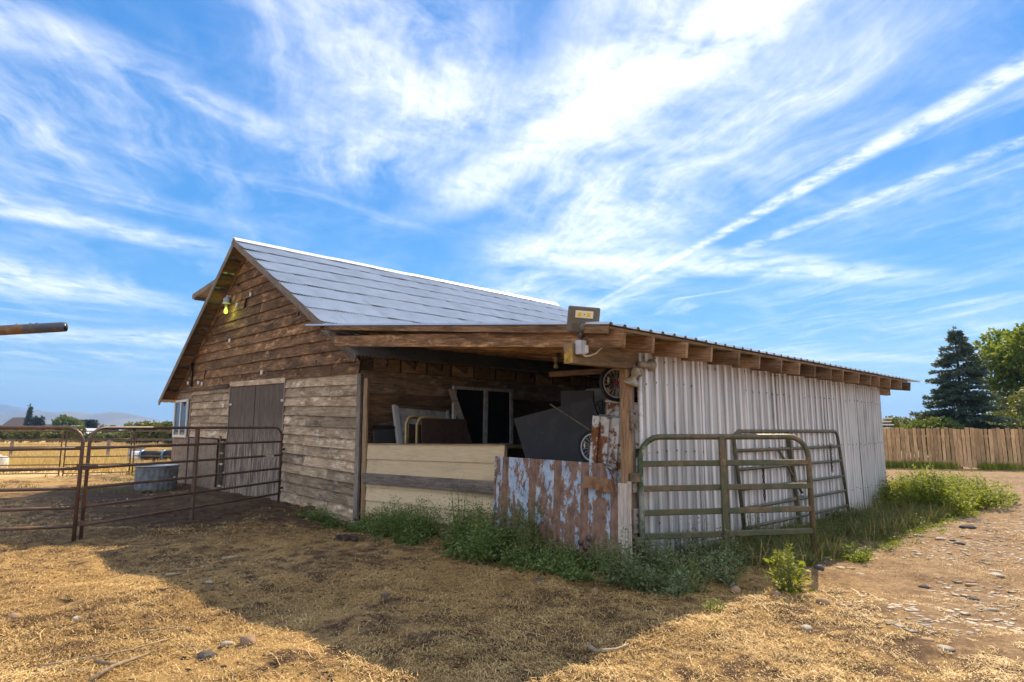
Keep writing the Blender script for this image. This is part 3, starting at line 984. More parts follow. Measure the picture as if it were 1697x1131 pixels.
def build_gable_lamp():
    v, z = 12.6, 4.78
    t = thing('gable_lamp', 'lit bare bulb glowing green yellow in a grey socket high on the barn gable', 'lamp', (-.05, v, z))
    mw = Matrix.Translation((-.13, v, z)) @ Matrix.Scale(.78, 4)
    lathe('socket_housing', [(.02, .26), (.045, .25), (.05, .21), (.10, .20), (.105, .05), (.13, .04), (.13, .02), (.05, .015)], 'grey_box', t, mw)
    lathe('lamp_holder', [(.05, .02), (.045, -.10), (.03, -.11)], 'porcelain', t, mw)
    lathe('bulb', [(.03, -.10), (.035, -.13), (.06, -.20), (.068, -.25), (.055, -.30), (.03, -.325), (.005, -.33)], 'bulb_glow', t, mw)
    plank('bracket', (-.14, v, z + .22), (-.02, v - .0, z + .22), .06, .03, (0, 0, 1), 'grey_box', t)
    tube('cable', [(-.10, v - .10, z + .05), (-.07, v - .25, z + .0), (-.05, v - .40, z + .05), (-.05, v - .48, z + .2)], .008, 'chain_metal', t, 5)
    l = bpy.data.lights.new('bulb_light', 'POINT'); l.energy = 1.8; l.color = (.75, 1.0, .15); l.shadow_soft_size = .05
    o = bpy.data.objects.new('bulb_light', l); link(o, t, Matrix.Translation((-.22, v - .25, z - .26)))
    ins = lathe('insulator', [(.012, -.05), (.032, -.045), (.032, .05), (.01, .055)], 'insulator', t, Matrix.Translation((-.07, v - .6, z - .1)), 8)


build_gable_lamp()

# ------------------------------------------------------------------ the open-fronted shed along the barn
def shed_z(v): return 2.60 + .12 * v                 # top of its roof


def build_shed():
    H = thing('lean_to_shed', 'open-fronted lean-to shed with rafter tails above a grey ribbed metal wall', 'shed', (0, 0, 0))
    sl = .12; L0, L1 = -.46, 6.28
    # roof sheets: ribbed, seen from below and along their edge
    w = .92
    prof = []
    for i in range(4):
        x = i * .23
        prof += [(x, 0), (x + .02, .026), (x + .05, .026), (x + .07, 0)]
    prof.append((w + .02, 0))
    upv = Vector((0, 1, sl)).normalized(); nr = Vector((0, -sl, 1)).normalized()
    Ln = (Vector((0, L1, shed_z(L1))) - Vector((0, L0 - .03, shed_z(L0 - .03)))).length
    vs, fs = sheet_mesh(prof, Ln, .0015, 2)
    src = None
    for i in range(12):
        u = -.90 + i * .92
        if u > 9.3: break
        mw = axes(Vector((u, L0 - .03, shed_z(L0 - .03) + .004 + rnd.uniform(0, .006))), (1, 0, 0), upv, nr)
        if src is None: src = raw('roof_sheet', vs, fs, 'galvanized_roof', H, mw)
        else: again(src, H, mw)
    for i in range(9):                               # purlins lying on the rafters
        v = L0 + .06 + i * .78
        plank('purlin', (-.84, v, shed_z(v) - .025), (9.25, v, shed_z(v) - .025), .10, .032, (0, 1, sl), 'wood_tan' if i == 0 else 'wood_brown', H, warp=.003)
    for i in range(8):
        v = .25 + i * .78
        slab('roof_board', [(-.80, v, shed_z(v) - .028), (9.2, v, shed_z(v) - .028), (9.2, v + .4, shed_z(v + .4) - .028), (-.80, v + .4, shed_z(v + .4) - .028)], (0, -sl, 1), .02, 'wood_brown', H)
    plank('rake_board', (-.87, L0, shed_z(L0) - .045), (-.87, 5.55, shed_z(5.55) - .03), .085, .026, (0, 0, 1), 'wood_brown', H, warp=.004)
    # rafters with square-cut tails
    us = [-.80] + [-.14 + i * .62 for i in range(15)] + [9.12]
    for i, u in enumerate(us):
        v0 = -.60 if i == 0 else -.50 + rnd.uniform(-.03, .02); v1 = 5.3
        o = shed_z
        plank('rafter', (u, v0, o(v0) - .135), (u, v1, o(v1) - .135 - (.12 if i == 0 else 0)), .175, .045, (0, -sl, 1), 'wood_upper' if i == 0 else 'wood_brown', H, warp=.002)
    # header carried out beyond the front, and its lichen-spotted end
    plank('header_beam', (-.98, -.03, 2.285), (.22, -.03, 2.295), .205, .11, (0, 0, 1), 'wood_tan', H)
    plank('header_beam', (.22, .02, 2.30), (9.55, .02, 2.35), .19, .10, (0, 0, 1), 'wood_tan', H)
    box('beam_end', (-.988, -.03, 2.285), (.018, .112, .207), 'lichen_end', H, ch=.002)
    # corner post of two timbers, blocks and bolts
    plank('post', (-.015, -.012, -.25), (.0, -.012, 2.20), .085, .12, (0, 1, 0), 'wood_brown', H, warp=.004)
    plank('post', (.085, .03, -.25), (.11, .03, 2.22), .085, .12, (0, 1, 0), 'wood_grey', H, warp=.004)
    for z, h in ((1.62, .22), (.92, .20), (.52, .26)):
        box('post_block', (.055, -.06, z), (.12, .05, h), 'wood_grey', H, ch=.006)
    for z in (1.69, 1.56, .97, .58, .46):
        lathe('bolt', [(.004, .0), (.016, .0), (.016, .012), (.004, .014)], 'bolt', H, Matrix.Translation((.055, -.083, z)) @ Matrix.Rotation(R(90), 4, 'X'), 6)
    for v in (2.0, 3.9):                              # inner posts and tie
        plank('post', (8.5, v, -.1), (8.5, v, shed_z(v) - .2), .10, .10, (0, 1, 0), 'wood_dark', H)
    # ribbed metal wall, sheet by sheet
    def ribbed(wd, n, rib):
        p = [(0, 0)]; st = wd / n
        for i in range(n):
            x = i * st
            p += [(x + st * .5 - rib, 0), (x + st * .5 - rib * .75, .026), (x + st * .5 + rib * .75, .026), (x + st * .5 + rib, 0)]
            p += [(x + st * .93, 0), (x + st * .96, .005)] if False else []
        p += [(wd + .02, 0), (wd + .045, .020), (wd + .06, .020)]; return p
    def wave(wd, n):
        return [(wd * i / (n * 6), .016 * math.sin(i * math.pi / 3)) for i in range(n * 6 + 1)]
    u = .20; odd = 0
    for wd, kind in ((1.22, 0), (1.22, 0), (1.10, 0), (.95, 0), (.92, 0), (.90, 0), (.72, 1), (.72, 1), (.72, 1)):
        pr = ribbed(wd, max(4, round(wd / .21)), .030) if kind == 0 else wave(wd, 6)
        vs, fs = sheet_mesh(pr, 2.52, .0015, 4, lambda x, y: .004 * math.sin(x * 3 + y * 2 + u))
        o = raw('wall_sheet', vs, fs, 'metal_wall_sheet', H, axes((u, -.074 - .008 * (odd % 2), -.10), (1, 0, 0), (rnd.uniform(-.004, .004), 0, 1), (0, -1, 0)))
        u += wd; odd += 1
    tube('corner_flashing', [(.19, -.07, -.1), (.19, -.07, 2.40)], .03, 'metal_wall_sheet', H, 6)
    V_, F_ = [], []                                  # rows of screws, far too small to pick apart
    for z in (.45, 1.25, 2.05, 2.33):
        uu = .28
        while uu < 8.6:
            c = Vector((uu + rnd.uniform(-.03, .03), -.094, z + rnd.uniform(-.02, .02))); o = len(V_); s = .011
            V_ += [c + Vector((-s, 0, -s)), c + Vector((s, 0, -s)), c + Vector((s, 0, s)), c + Vector((-s, 0, s)), c + Vector((0, -.012, 0))]
            F_ += [(o, o + 1, o + 4), (o + 1, o + 2, o + 4), (o + 2, o + 3, o + 4), (o + 3, o, o + 4)]; uu += .205
    tag(raw('screws', V_, F_, 'bolt', H), kind='stuff')
    # far end closed with boards, a plate under the rafters
    for i in range(13):
        z = i * .2
        slab('end_board', [(8.72, 5.8, z), (8.72, .0, z), (8.72, .0, z + .205), (8.72, 5.8, z + .205)], (-1, 0, 0), .02, 'wood_dark', H)
    plank('girt', (.2, .02, 1.25), (8.6, .02, 1.25), .09, .045, (0, 0, 1), 'wood_dark', H)
    return H


build_shed()


def build_front_panels():
    # cream boards closing the left of the opening
    P = thing('cream_panel', 'low cream lapped-board panel with a bare grey rail in the shed front', 'panel', (-.02, 3.7, 0))
    zl = [1.27, 1.03, .785, .56, .335, .115, -.12]; zr = [1.31, 1.08, .845, .63, .41, .18, -.04]
    for i in range(6):
        j = .004 if i else 0
        slab('lap_board', [(-.045, 5.46, zl[i + 1] - .012), (-.045, 1.97, zr[i + 1] - .012), (-.028, 1.97, zr[i] - j), (-.028, 5.46, zl[i] - j)], (-1, 0, 0), .014, 'cream_board', P)
    slab('back_frame', [(-.012, 5.45, -.1), (-.012, 1.98, -.1), (-.012, 1.98, 1.29), (-.012, 5.45, 1.25)], (-1, 0, 0), .04, 'wood_tan', P)
    plank('top_strip', (-.03, 5.46, 1.276), (-.03, 1.97, 1.314), .012, .05, (0, 0, 1), 'wood_tan', P)
    plank('grey_rail', (-.075, 5.50, .695), (-.075, 2.0, .735), .17, .036, (0, 0, 1), 'wood_grey', P, warp=.006)
    # rusty sheet with the torn corner
    T = thing('rusty_metal_sheet', 'big rusty ribbed metal sheet with flaking pale blue paint and a torn upper corner', 'metal sheet', (-.12, 1.05, 0))
    Wd = 2.04; prof = [(0, 0)]
    for x in (.20, .70, 1.12, 1.54, 1.98):
        prof += [(x - .055, 0), (x - .035, .022), (x + .035, .022), (x + .055, 0)]
    prof.append((Wd + .04, 0)); prof.sort()
    vs, fs = sheet_mesh(prof, 1.16, .0025, 9, lambda x, y: .012 * math.sin(x * 2.2 + 1) * (y / 1.1) + (.05 * max(0, x - 1.6) * max(0, y - .8)))
    out = []
    for x, y, z in vs:                               # ragged right-hand edge near the top
        if y > .82 and x > 1.55:
            lim = 2.08 - (y - .82) * .62 - .05 * math.sin(y * 40)
            x = min(x, lim)
        if y > 1.1: y -= .02 * (x / Wd)
        out.append((x, y, z))
    mw = axes((-.135, 2.08, .0), (0, -1, 0), (.045, -.012, 1), (-1, 0, 0.045))
    raw('sheet', out, fs, 'rusty_blue', T, mw)
    a = [(-.12, .52, 1.00), (-.15, .02, .96), (-.15, .02, .80), (-.12, .42, .86)]
    slab('torn_flap', [(-.165, .52, .86), (-.185, .04, .82), (-.17, .10, .97), (-.15, .46, .99)], (-1, 0, .1), .004, 'torn_rust', T)
    tube('edge_roll', [(-.14, 2.08, 0), (-.09, 2.06, 1.16)], .018, 'rusty_blue', T, 6)
    for v, z in ((.55, .24), (.43, .30), (.48, .19)):
        lathe('rivet_plate', [(.002, 0), (.038, 0), (.038, .012), (.002, .016)], 'gate_brown', T, Matrix.Translation((-.155, v, z)) @ Matrix.Rotation(R(-90), 4, 'Y'), 10)
    B = thing('pale_board', 'worn pinkish white board standing upright between the rusty sheet and the corner post', 'board', (-.07, .0, 0))
    plank('board', (-.13, .0, -.15), (-.10, -.02, .93), .12, .03, (0, 1, 0), 'wood_pinkish', B, warp=.008)
    plank('strip', (-.09, -.075, -.1), (-.075, -.085, .95), .05, .03, (0, 1, 0), 'wood_pinkish', B, warp=.008)


build_front_panels()


# ------------------------------------------------------------------ lights and wires on the shed
def build_lights():
    t = thing('floodlight', 'flat brown-grey LED floodlight with two yellow diodes on the jutting beam end', 'floodlight', (-.9, -.1, 2.4))
    box('junction_box', (-.90, -.125, 2.345), (.10, .075, .145), 'grey_box', t, ch=.006)
    box('cover', (-.86, -.166, 2.33), (.055, .012, .08), 'white_vinyl', t)
    plank('bracket', (-.90, -.12, 2.40), (-.90, -.13, 2.55), .035, .03, (0, 1, 0), 'bolt', t)
    lathe('swivel', [(.01, -.03), (.025, -.03), (.025, .03), (.01, .03)], 'bolt', t, Matrix.Translation((-.90, -.13, 2.47)) @ Matrix.Rotation(R(90), 4, 'Y'), 10)
    rot = Matrix.Rotation(R(-40), 4, 'Z') @ Matrix.Rotation(R(14), 4, 'X') @ Matrix.Rotation(R(4), 4, 'Y')
    c = Vector((-.885, -.15, 2.635)); base = Matrix.Translation(c) @ rot
    def part(name, p, s, mat, ch=.004):
        o = box(name, (0, 0, 0), s, mat, t, ch=ch)
        o.matrix_basis = base @ Matrix.Translation(p); WM[o.name] = o.matrix_basis.copy(); return o
    part('housing', (0, 0, 0), (.33, .055, .27), 'grey_housing', .012)
    led = part('led_panel', (.0, -.030, .055), (.185, .008, .075), 'led_panel')
    for x in (-.05, .045):
        ch = box('diode', (0, 0, 0), (.036, .006, .036), 'led_chip', led, ch=.012)
        ch.matrix_basis = base @ Matrix.Translation((x, -.036, .055)); WM[ch.name] = ch.matrix_basis.copy()
    d = box('sensor', (0, 0, 0), (.008, .005, .012), 'dark_void', led, ch=0)
    d.matrix_basis = base @ Matrix.Translation((0, -.036, .055))
    for s in (-1, 1):
        for k in range(4): part('cooling_fin', (s * .085 + (k - 1.5) * .015, -.031, -.075), (.006, .012, .075), 'grey_housing', .001)
    lo_ = lathe('boss', [(.002, 0), (.05, 0), (.042, .012), (.002, .014)], 'grey_housing', t, base @ Matrix.Translation((0, -.027, -.075)) @ Matrix.Rotation(R(90), 4, 'X'), 14)
    tube('cable', [(-.89, -.125, 2.28), (-.86, -.15, 2.255), (-.80, -.16, 2.265), (-.70, -.16, 2.30), (-.60, -.16, 2.37), (-.53, -.18, 2.46), (-.47, -.22, 2.52), (-.40, -.30, 2.535), (-.34, -.36, 2.52)], .009, 'cable_cream', t, 6)

    s = thing('twin_spotlight', 'weathered cream twin spotlight at the shed corner, one glass lens pointing down', 'spotlight', (.08, -.08, 2.17))
    lathe('base', [(.01, 0), (.055, 0), (.05, .03), (.02, .04)], 'porcelain', s, Matrix.Translation((.08, -.06, 2.19)) @ Matrix.Rotation(R(90), 4, 'X'), 12)
    m1 = Matrix.Translation((.045, -.13, 2.18)) @ Matrix.Rotation(R(200), 4, 'X') @ Matrix.Rotation(R(-8), 4, 'Y')
    h = lathe('lamp_head', [(.02, -.03), (.045, -.02), (.048, .06), (.035, .075), (.04, .10), (.095, .15), (.10, .165)], 'porcelain', s, m1, 14)
    lathe('lens', [(.098, .160), (.094, .175), (.06, .185), (.004, .187)], 'lens_glass', h, m1, 14)
    m2 = Matrix.Translation((.12, -.12, 2.245)) @ Matrix.Rotation(R(88), 4, 'Y')
    h = lathe('lamp_head', [(.01, -.02), (.036, -.01), (.036, .11), (.028, .12), (.05, .20), (.075, .225), (.078, .24)], 'porcelain', s, m2, 14)
    lathe('lens', [(.077, .238), (.07, .248), (.004, .252)], 'lens_glass', h, m2, 14)
    tube('bracket', [(.09, -.10, 2.21), (.13, -.14, 2.17), (.15, -.13, 2.12), (.11, -.09, 2.10)], .012, 'porcelain', s, 6)

    c = thing('ceiling_socket', 'small porcelain socket with a dead bulb under the shed roof', 'lamp', (.55, 1.55, 2.62))
    lathe('socket', [(.055, 0), (.055, -.02), (.025, -.03), (.025, -.07)], 'porcelain', c, Matrix.Translation((.55, 1.55, 2.50)), 12)
    lathe('bulb', [(.018, -.07), (.022, -.085), (.036, -.12), (.034, -.145), (.004, -.155)], 'porcelain', c, Matrix.Translation((.55, 1.55, 2.50)), 12)
    box('mount', (.55, 1.55, 2.58), (.10, .10, .16), 'wood_dark', c)


build_lights()


# ------------------------------------------------------------------ junk inside the shed
def panel(name, label, cat, a, b, z0, z1, lean, mat, t=.03, part='panel', group=None):
    """upright sheet leaning: foot from a to b on the floor, top shifted by lean (u,v)"""
    th_ = thing(name, label, cat, ((a[0] + b[0]) / 2, (a[1] + b[1]) / 2, z0), group)
    d = (Vector(b) - Vector(a)); n = Vector((d.y, -d.x, 0)).normalized()
    q = [(a[0], a[1], z0), (b[0], b[1], z0), (b[0] + lean[0], b[1] + lean[1], z1), (a[0] + lean[0], a[1] + lean[1], z1)]
    o = fix_normals(slab(part, q, n, t, mat, th_))
    return th_, q, n


def build_junk():
    # box pile that carries the leaning things
    # window in its frame
    W_ = thing('leaning_window', 'dark sliding window in a pale wooden frame standing among the junk', 'window', (2.2, 4.95, .2))
    z0, z1, ua, ub, v = 1.22, 2.30, 1.50, 2.96, 5.0
    slab('back_board', [(ua, v + .06, .0), (ub, v + .06, .0), (ub, v + .06, z0), (ua, v + .06, z0)], (0, -1, 0), .04, 'wood_dark', W_)
    for a, b, up, w in (((ua - .03, v, z1), (ub + .03, v, z1), (0, 0, 1), .06), ((ua, v, z0), (ub, v, z0), (0, 0, 1), .07), ((ub, v, z0 - .02), (ub, v, z1 + .02), (1, 0, 0), .07), ((ua, v, z0), (ua, v, z1), (1, 0, 0), .07), (((ua + ub) / 2 + .02, v - .012, z0), ((ua + ub) / 2 + .04, v - .012, z1), (1, 0, 0), .085)):
        plank('frame', a, b, w, .06, up, 'dirty_white', W_)
    mid = (ua + ub) / 2
    slab('pane', [(ua + .03, v + .005, z0), (mid, v + .005, z0), (mid, v + .005, z1), (ua + .03, v + .005, z1)], (0, -1, 0), .006, 'dusty_glass', W_)
    slab('pane', [(mid, v + .015, z0), (ub - .03, v + .015, z0), (ub - .03, v + .015, z1), (mid, v + .015, z1)], (0, -1, 0), .006, 'dusty_glass', W_)
    Pk = thing('leaning_plank', 'wide worn plank leaning against the left side of the dark window', 'plank', (1.6, 4.85, 0))
    slab('board', [(2.22, 4.78, .0), (2.26, 4.70, .0), (1.42, 4.90, 2.27), (1.38, 4.98, 2.27)], (.3, -1, .2), .05, 'wood_grey', Pk)
    # white-framed panel
    F = thing('framed_panel', 'grey-white panel in a chipped white wooden frame leaning on the barn wall', 'panel', (.95, 5.2, 0))
    def fr(u, z): return (u + .30, 5.62 - .38 * (1.98 - z) / 1.98, z)
    slab('sheet', [fr(.40, .05), fr(1.60, .05), fr(1.48, 1.88), fr(.33, 1.94)], (0, -1, .2), .02, 'dirty_white', F)
    plank('frame', fr(.40, .05), fr(.30, 1.97), .10, .07, (1, 0, 0), 'white_vinyl', F)
    plank('frame', fr(.30, 1.95), fr(1.50, 1.89), .05, .07, (0, 0, 1), 'wood_tan', F)
    plank('frame', fr(1.62, .05), fr(1.49, 1.90), .06, .07, (1, 0, 0), 'white_vinyl', F)
    # yellow headboards with cut-out
    for i, (u0, v0, lab) in enumerate(((.40, 4.9, 'yellow plastic frame with rounded corners, next to the white-framed panel'), (.50, 4.72, 'yellow plastic frame with rounded corners, right behind the brown board'))):
        Y = thing('plastic_frame', lab, 'frame', (u0, v0, 0), 'yellow frames among the junk')
        W2, Hh = .95, 1.74 - i * .02
        pts = [(u0, v0, .05), (u0 - .02, v0, Hh - .12), (u0 + .02, v0, Hh - .03), (u0 + .12, v0, Hh), (u0 + W2 - .12, v0, Hh - .05), (u0 + W2 - .02, v0, Hh - .1), (u0 + W2, v0, Hh - .2), (u0 + W2, v0, .05)]
        tube('frame', pts, .055, 'yellow_plastic', Y, 8, .5)
        slab('backing', [(u0 + .04, v0 + .03, .1), (u0 + W2 - .04, v0 + .03, .1), (u0 + W2 - .06, v0 + .03, Hh - .2), (u0 + .06, v0 + .03, Hh - .12)], (0, -1, 0), .012, 'brown_board', Y)
    B_, q, n = panel('brown_board', 'rough dark brown board leaning in front of the yellow frames', 'board', (.52, 4.52), (1.42, 4.40), 0, 1.70, (-.02, .10), 'brown_board', .03, 'board')
    # black crate by the post
    Cb = thing('black_crate', 'black perforated crate standing against the barn wall behind the cream panel', 'crate', (.4, 5.5, 0))
    slab('side', [(.10, 5.30, .0), (.62, 5.30, .0), (.50, 5.52, 1.58), (.12, 5.52, 1.56)], (0, -1, .1), .04, 'perforated_mat', Cb)
    slab('rim', [(.08, 5.50, 1.55), (.54, 5.50, 1.57), (.54, 5.58, 1.60), (.08, 5.58, 1.58)], (0, 0, 1), .03, 'black_rubber', Cb)
    # two big perforated mats
    T1 = thing('perforated_mat', 'large black perforated mat tipped on its corner in front of the dark window', 'mat', (1.2, 2.3, 0))
    fix_normals(slab('mat', [(1.15, 2.30, .02), (1.15, .80, .25), (1.28, 1.52, 1.97), (1.24, 3.12, 1.69)], (-1, -.1, .1), .03, 'perforated_mat', T1))
    T2 = thing('perforated_mat', 'black perforated mat standing upright behind the tipped one', 'mat', (1.55, 2.0, 0))
    slab('mat', [(1.62, 2.45, .05), (1.62, 1.75, .05), (1.58, 1.75, 2.10), (1.58, 2.40, 2.12)], (-1, 0, .05), .03, 'perforated_mat', T2)
    # old door with fan-shaped window
    D = thing('old_door', 'beige door with a small fan-shaped window standing behind the bicycle', 'door', (2.2, 2.0, 0))
    slab('panel', [(2.2, 2.40, .0), (2.2, 1.55, .0), (2.2, 1.55, 2.16), (2.2, 2.40, 2.18)], (-1, 0, 0), .045, 'beige_door', D)
    fan = [(2.148, 2.02 + .20 * math.cos(a), 1.72 + .26 * math.sin(a)) for a in [math.pi * i / 10 for i in range(11)]]
    fm = [(x - .006, y, z) for x, y, z in fan]
    fw = fix_normals(raw('fan_window', fan + fm, [tuple(range(11)), tuple(range(21, 10, -1))] + [(i, (i + 1) % 11, (i + 1) % 11 + 11, i + 11) for i in range(11)], 'dusty_glass', D))
    for i in range(1, 6):
        a = math.pi * i / 6
        plank('glazing_bar', (2.138, 2.02 + .05 * math.cos(a), 1.72 + .06 * math.sin(a)), (2.138, 2.02 + .20 * math.cos(a), 1.72 + .26 * math.sin(a)), .014, .01, (0, .3, 1), 'beige_door', fw, .001)
    tube('trim', [(2.14, y, z) for x, y, z in fan] + [(2.14, fan[0][1], fan[0][2])], .014, 'beige_door', fw, 6)
    # stick
    s = tube('broom_handle', [(.85, 1.95, 1.88), (.95, 1.32, 1.52), (1.05, .9, 1.28), (1.2, .5, .9)], .011, 'stick', None, 6)
    tag(s, 'thin pale stick leaning across the black mat', 'stick')
    # rusted ribbed panel
    K = thing('ribbed_metal_sheet', 'rust-eaten white ribbed metal panel leaning on the corner post inside the shed', 'metal panel', (.3, .55, 0))
    prof = [(0, 0)]
    for i in range(5): prof += [(.03 + i * .13, 0), (.045 + i * .13, .032), (.10 + i * .13, .032), (.115 + i * .13, 0)]
    prof.append((.68, 0))
    vs, fs = sheet_mesh(prof, 1.52, .003, 3)
    raw('sheet', vs, fs, 'rusty_white', K, axes((.24, .86, .14), (.42, -.90, -.06), (.08, -.20, 1), (-1, -.42, 0)))
    slab('top_lip', [(.30, .68, 1.66), (.60, .10, 1.60), (.85, .25, 1.66), (.55, .80, 1.71)], (0, 0, 1), .02, 'rusty_white', K)
    K2 = thing('scrap_metal', 'smaller rust-flaked white metal lid wedged above the ribbed panel', 'scrap metal', (.62, .5, 1.7))
    prof = [(0, 0), (.04, .02), (.25, .03), (.46, .02), (.5, 0)]
    vs, fs = sheet_mesh(prof, .17, .02, 2)
    raw('lid', vs, fs, 'rusty_white', K2, axes((.58, .72, 1.70), (.3, -.95, -.12), (.05, -.1, 1), (-.95, -.3, 0)))
    plank('rim', (.56, .72, 1.875), (.72, .24, 1.82), .03, .03, (0, 0, 1), 'rusty_white', K2)
    L_ = plank('loose_board', (.95, 1.25, .1), (.78, .78, 2.05), .13, .03, (1, 0, 0), 'wood_tan', None)
    tag(L_, 'narrow tan board leaning to the right of the old door', 'board')
    L2 = plank('loose_stick', (.75, .65, .1), (.72, .60, 1.95), .03, .03, (1, 0, 0), 'wood_tan', None)
    tag(L2, 'thin upright wooden strip just below the hanging bicycle wheel', 'strip')
    L3 = plank('loose_beam', (.2, 1.35, 2.23), (.75, .55, 2.27), .07, .05, (0, 0, 1), 'wood_brown', None)
    tag(L3, 'short brown timber lodged under the header beam', 'timber')
    L4 = plank('shelf_board', (1.2, 3.7, 1.24), (3.6, 3.3, 1.20), .06, .2, (0, 0, 1), 'wood_tan', None)
    tag(L4, 'pale board lying level just behind the top of the cream panel', 'board')


build_junk()


def build_bike(name, label, base, rot, hub='chrome', group='old bicycles in the shed'):
    """child's bicycle in local XZ plane: X forward, Z up"""
    t = thing(name, label, 'bicycle', base, group)
    MB = Matrix.Translation(base) @ rot
    def pl(p): return MB @ Vector(p)
    r = .205
    for x in (0, .62):
        c = Vector((x, 0, r))
        ring = [c + Vector((r * math.cos(a), 0, r * math.sin(a))) for a in [2 * math.pi * i / 28 for i in range(29)]]
        ty = tube('wheel', [pl(p) for p in ring], .024, 'black_rubber', t, 8)
        ring2 = [c + (p - c) * .86 for p in ring]
        tube('rim', [pl(p) for p in ring2], .013, 'chrome', ty, 6)
        sp = [([pl(c + Vector((.015 * math.cos(a), .012 * (-1) ** i, .015 * math.sin(a)))), pl(c + Vector((r * .86 * math.cos(a + .15), 0, r * .86 * math.sin(a + .15))))], .0035) for i, a in enumerate([2 * math.pi * i / 18 for i in range(18)])]
        tubes('spokes', sp, 'chrome', ty, 4)
        tube('hub', [pl(c + Vector((0, -.04, 0))), pl(c + Vector((0, .04, 0)))], .022, hub, ty, 8)
        a = 2.9
        box_c = pl(c + Vector((.115 * math.cos(a), -.02, .115 * math.sin(a))))
        plank('spoke_reflector', pl(c + Vector((.12 * math.cos(a) , -.016, .12 * math.sin(a) - .035))), pl(c + Vector((.12 * math.cos(a), -.016, .12 * math.sin(a) + .035))), .022, .012, MB.to_3x3() @ Vector((1, 0, 0)), 'reflector', ty)
    J = dict(bb=(.26, 0, .19), seat=(.20, 0, .48), head=(.52, 0, .46), headlo=(.535, 0, .38), rear=(0, 0, r), front=(.62, 0, r))
    fr = [([pl(J['bb']), pl(J['seat'])], .014), ([pl(J['seat']), pl(J['head'])], .013), ([pl(J['bb']), pl(J['headlo'])], .015)]
    for s in (-.035, .035):
        o = Vector((0, s, 0))
        fr += [([pl(Vector(J['bb']) + o), pl(Vector(J['rear']) + o)], .009), ([pl(Vector(J['seat']) + o * .5), pl(Vector(J['rear']) + o)], .008)]
    tubes('frame', fr, 'red_hub', t, 6)
    tubes('fork', [([pl(Vector(J['headlo']) + Vector((0, s, 0))), pl(Vector(J['front']) + Vector((0, s, 0)))], .010) for s in (-.035, .035)] + [([pl(J['head']), pl(J['headlo'])], .016)], 'chrome', t, 6)
    tube('handlebar', [pl((.44, -.24, .60)), pl((.50, -.20, .62)), pl((.52, -.05, .56)), pl((.52, .05, .56)), pl((.50, .20, .62)), pl((.44, .24, .60))], .012, 'chrome', t, 6)
    plank('saddle', pl((.08, 0, .55)), pl((.30, 0, .55)), .05, .12, MB.to_3x3() @ Vector((0, 0, 1)), 'black_rubber', t, .02)
    tube('seat_post', [pl(J['seat']), pl((.19, 0, .54))], .012, 'chrome', t, 6)
    tubes('pedals', [([pl((.26, -.06, .19)), pl((.33, -.08, .10))], .008), ([pl((.33, -.14, .10)), pl((.33, -.06, .10))], .016), ([pl((.26, .06, .19)), pl((.19, .08, .28))], .008), ([pl((.19, .06, .28)), pl((.19, .14, .28))], .016)], 'black_rubber', t, 6)
    return t


BX = Matrix((Vector((-.15, .75, 0)).normalized(), Vector((-.75, -.15, 0)).normalized(), Vector((0, 0, 1)))).transposed()
build_bike('bicycle', "small bicycle standing behind the rusty sheet, its wheel showing by the ribbed panel", Vector((.72, 1.06, 1.075)), Matrix.Rotation(R(-78), 4, 'Z'))
build_bike('bicycle', "small bicycle with a red hub hung up under the shed roof by the corner post", Vector((.40, .42, 1.87)), Matrix.Rotation(R(-28), 4, 'Z') @ Matrix.Rotation(R(2), 4, 'Y'), 'red_hub')
crate = thing('storage_box', 'dark wooden box holding up the small bicycle behind the rusty sheet', 'box', (.72, .8, 0))
for i, (c, s) in enumerate((((.72, .80, .26), (.5, .9, .44)), ((.72, .80, .76), (.48, .88, .5)))):
    box('crate_body', c, s, 'wood_dark', crate)
plank('lid', (.72, .34, 1.045), (.72, 1.26, 1.045), .05, .5, (0, 0, 1), 'wood_dark', crate)

